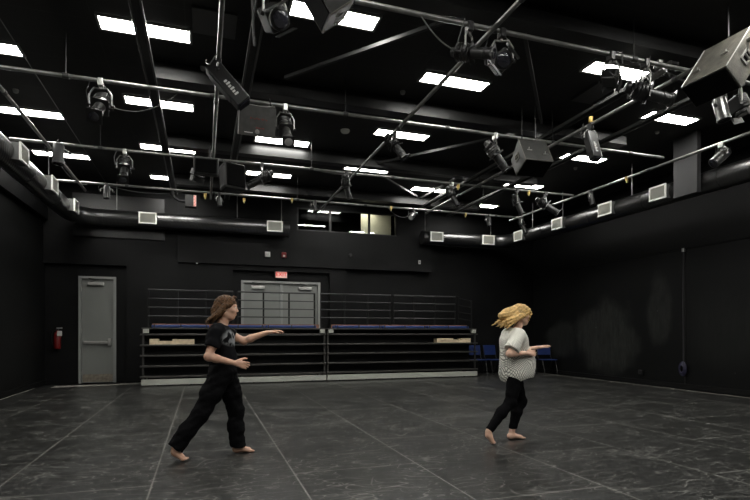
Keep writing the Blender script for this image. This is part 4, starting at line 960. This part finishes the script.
# ---- woman: stepping to the right
Y0 = 5.2; OW = (3.36, Y0, 0)
wom = empty('person', OW); tag(wom, 'person with blond hair in white patterned blouse and black leggings, stepping barefoot at right', 'person')
D = {}
D['pel'] = A3(3.43, Y0, .82); D['wai'] = A3(3.425, Y0, .96); D['che'] = A3(3.41, Y0, 1.15); D['nek'] = A3(3.43, Y0, 1.275); D['hed'] = A3(3.525, Y0, 1.455)
D['shN'] = A3(3.385, Y0-.155, 1.225); D['elN'] = A3(3.225, Y0-.205, 1.02); D['wrN'] = A3(3.445, Y0-.215, 1.025)
D['shF'] = A3(3.43, Y0+.15, 1.23); D['elF'] = A3(3.59, Y0+.20, 1.03); D['wrF'] = A3(3.80, Y0+.10, 1.075)
D['hiB'] = A3(3.395, Y0-.08, .79); D['knB'] = A3(3.31, Y0-.095, .46); D['anB'] = A3(3.025, Y0-.10, .15)
D['hiF'] = A3(3.455, Y0+.08, .79); D['knF'] = A3(3.575, Y0+.09, .44); D['anF'] = A3(3.45, Y0+.09, .085)
s = SDF((2.96, Y0-.34, -.02), (4.06, Y0+.32, 1.64), H)
s.ell(D['pel'], (.105, .155, .11), .04); s.cone(D['pel'], D['wai'], .115, .10, .05, flat=((1, 0, 0), 1.1)); s.cone(D['wai'], D['che'], .10, .112, .05, flat=((1, 0, 0), 1.1)); s.ell(D['che'], (.105, .145, .13), .05)
for y in (-.07, .07): s.ell(D['che']+A3(.085, y, -.02), (.06, .06, .06), .04)
s.cone(D['shN']+A3(0, .03, 0), D['shF']-A3(0, .03, 0), .054, .054, .05); s.cone(D['nek']-A3(0, 0, .03), D['hed']-A3(.025, 0, .08), .05, .045, .03)
for q in 'NF':
    e_, w_ = D['el'+q], D['wr'+q]; s.chain([D['sh'+q], e_], [.048, .035], .03); s.ell(e_, (.035, .035, .035), .02); s.chain([e_, e_*.7+w_*.3, w_], [.034, .035, .022], .02)
for q in 'BF':
    k_, a_ = D['kn'+q], D['an'+q]; s.chain([D['hi'+q], k_], [.088, .052], .04); s.ell(k_+A3(.01, 0, 0), (.05, .048, .052), .03); s.chain([k_, k_*.65+a_*.35-A3(.02, 0, 0), a_], [.048, .052, .031], .03)
hand(s, D['wrN']+A3(.01, 0, 0), (1, .1, 0), (.0, -1, .25), (0, 0, 1), .38, sc=.93)
hand(s, D['wrF']+A3(.01, 0, 0), (1, -.25, .2), (-.2, .3, 1), (0, -1, 0), .22, sc=.93)
s.cone(D['anB'], A3(3.03, Y0-.1, .115), .031, .03, .02); foot(s, A3(3.02, Y0-.1, .108), A3(3.08, Y0-.1, .031), (1, 0, .6), (0, 1, 0), sc=.92)
s.cone(D['anF'], A3(3.44, Y0+.09, .045), .03, .031, .02); foot(s, A3(3.425, Y0+.09, .034), A3(3.555, Y0+.075, .028), (0, 0, 1), (0, -1, 0), sc=.92)
PW, RW_ = head(s, D['hed'], (1, -.05, -.12), (.18, 0, 1), .95)
s.cut((0, 0, .001), (0, 0, -1))
s.mesh('body', 'skin2', wom, OW, 3)
for y in (-1, 1):
    ec = PW(.0765, y*.031, .010); m_ = MB(); Rm = Matrix.Translation(Vector(ec-np.array(OW))); m_.lathe([(.001, -.0113), (.006, -.0099), (.0099, -.006), (.0114, 0), (.0099, .006), (.006, .0099), (.001, .0113)], 14, Rm); m_.build('eye', 'eye', wom, True)
# leggings
s = SDF((2.98, Y0-.3, .1), (3.8, Y0+.3, 1.0), H)
s.ell(D['pel'], (.118, .168, .12), .04); s.cone(D['pel'], D['pel']+A3(0, 0, .08), .125, .12, .04, flat=((1, 0, 0), 1.1))
for q in 'BF':
    k_, a_ = D['kn'+q], D['an'+q]; s.chain([D['hi'+q], k_], [.102, .064], .035); s.ell(k_+A3(.008, 0, 0), (.06, .058, .062), .03); s.chain([k_, k_*.65+a_*.35-A3(.018, 0, 0), a_], [.06, .062, .044], .03)
xx, yy, zz = s.ax[0][:, None, None], s.ax[1][None, :, None], s.ax[2][None, None, :]
dB = unit(D['anB']-D['knB']); pB = D['anB']-dB*.015; cutB = (xx-pB[0])*dB[0]+(zz-pB[2])*dB[2]
s.f = np.where(yy < Y0, np.maximum(s.f, cutB), np.maximum(s.f, .125-zz)).astype(np.float32)
s.warp(lambda x, y, z: .0015*np.sin(70*z+20*x))
s.mesh('leggings', 'legg', wom, OW, 2)
# loose blouse with short wide sleeves
s = SDF((3.06, Y0-.36, .6), (3.84, Y0+.36, 1.36), H)
s.cone(D['che'], A3(3.445, Y0, .80), .15, .20, .05, flat=((1, 0, 0), 1.02)); s.ell(D['che']+A3(.01, 0, 0), (.15, .175, .16), .05); s.cone(D['shN']+A3(0, .03, 0), D['shF']-A3(0, .03, 0), .072, .072, .05)
s.ell(A3(3.50, Y0, .90), (.16, .19, .20), .06)
for q, pp in (('N', A3(3.245, Y0-.20, 1.045)), ('F', A3(3.52, Y0+.195, 1.10))): s.cone(D['sh'+q], pp, .072, .088, .04)
for q, t in (('N', .8), ('F', .62)):
    a, b_ = D['sh'+q], D['el'+q]; n_ = unit(b_-a); p_ = a*(1-t)+b_*t
    x_, y_, z_ = s.ax[0][:, None, None], s.ax[1][None, :, None], s.ax[2][None, None, :]
    d_ = (x_-p_[0])*n_[0]+(y_-p_[1])*n_[1]+(z_-p_[2])*n_[2]; near = np.sqrt((x_-p_[0])**2+(y_-p_[1])**2+(z_-p_[2])**2) < .16
    out = (y_ < Y0-.14) & (x_ < 3.33) if q == 'N' else (y_ > Y0+.15)
    s.f = np.where(near & out, np.maximum(s.f, d_), s.f).astype(np.float32)
s.cut((3.45, Y0, .725), (.28, 0, -1)); s.ell(D['nek']+A3(.03, 0, .035), (.085, .095, .05), .01, op='s')
s.warp(lambda x, y, z: (.006*np.sin(26*x+8*z+5*np.sin(10*y))+.004*np.sin(34*y-12*z))*np.clip((1.25-z)*2.2, .1, 1))
s.mesh('blouse', 'blouse', wom, OW, 2)
# hair swinging back
s = SDF((3.08, Y0-.24, 1.22), (3.72, Y0+.24, 1.66), .005)
s.ell(PW(-.022, 0, .045), (.108, .09, .092), .02, RW_); s.ell(PW(-.13, 0, -.005), (.125, .09, .085), .05, RW_); s.ell(PW(-.22, 0, -.04), (.09, .07, .055), .05, RW_)
def wroots(rg):
    ph = rg.uniform(-1, 1); el = rg.uniform(-.3, 1)
    a = PW(-.03+.11*max(el, 0)*(1-abs(ph)*.6), ph*.085, -.01+.105*(1-ph*ph)*max(el, 0))
    b = a+A3(-.10-.05*rg.random(), ph*.03, -.015-.04*rg.random()); return a, b, b+A3(-.09-.08*rg.random(), rg.uniform(-.03, .03), -.05-.05*rg.random())
strands(s, wroots, 110, 5, .019, .009)
def wfr(rg):
    ph = rg.uniform(-1, 1); a = PW(.055, ph*.06, .085); b = PW(.085, ph*.088, .03); return a, b, PW(.05, ph*.1, -.05-.03*rg.random())
strands(s, wfr, 26, 9, .012, .008)
s.ell(PW(.088, 0, -.045), (.06, .070, .07), .012, RW_, 's')
s.warp(lambda x, y, z: .0028*np.sin(230*(.45*x-.9*z)+60*y+2*np.sin(25*x+20*y))+.0016*np.sin(120*y+90*(.45*x-.9*z)))
s.mesh('hair', 'hairy', wom, OW, 1)
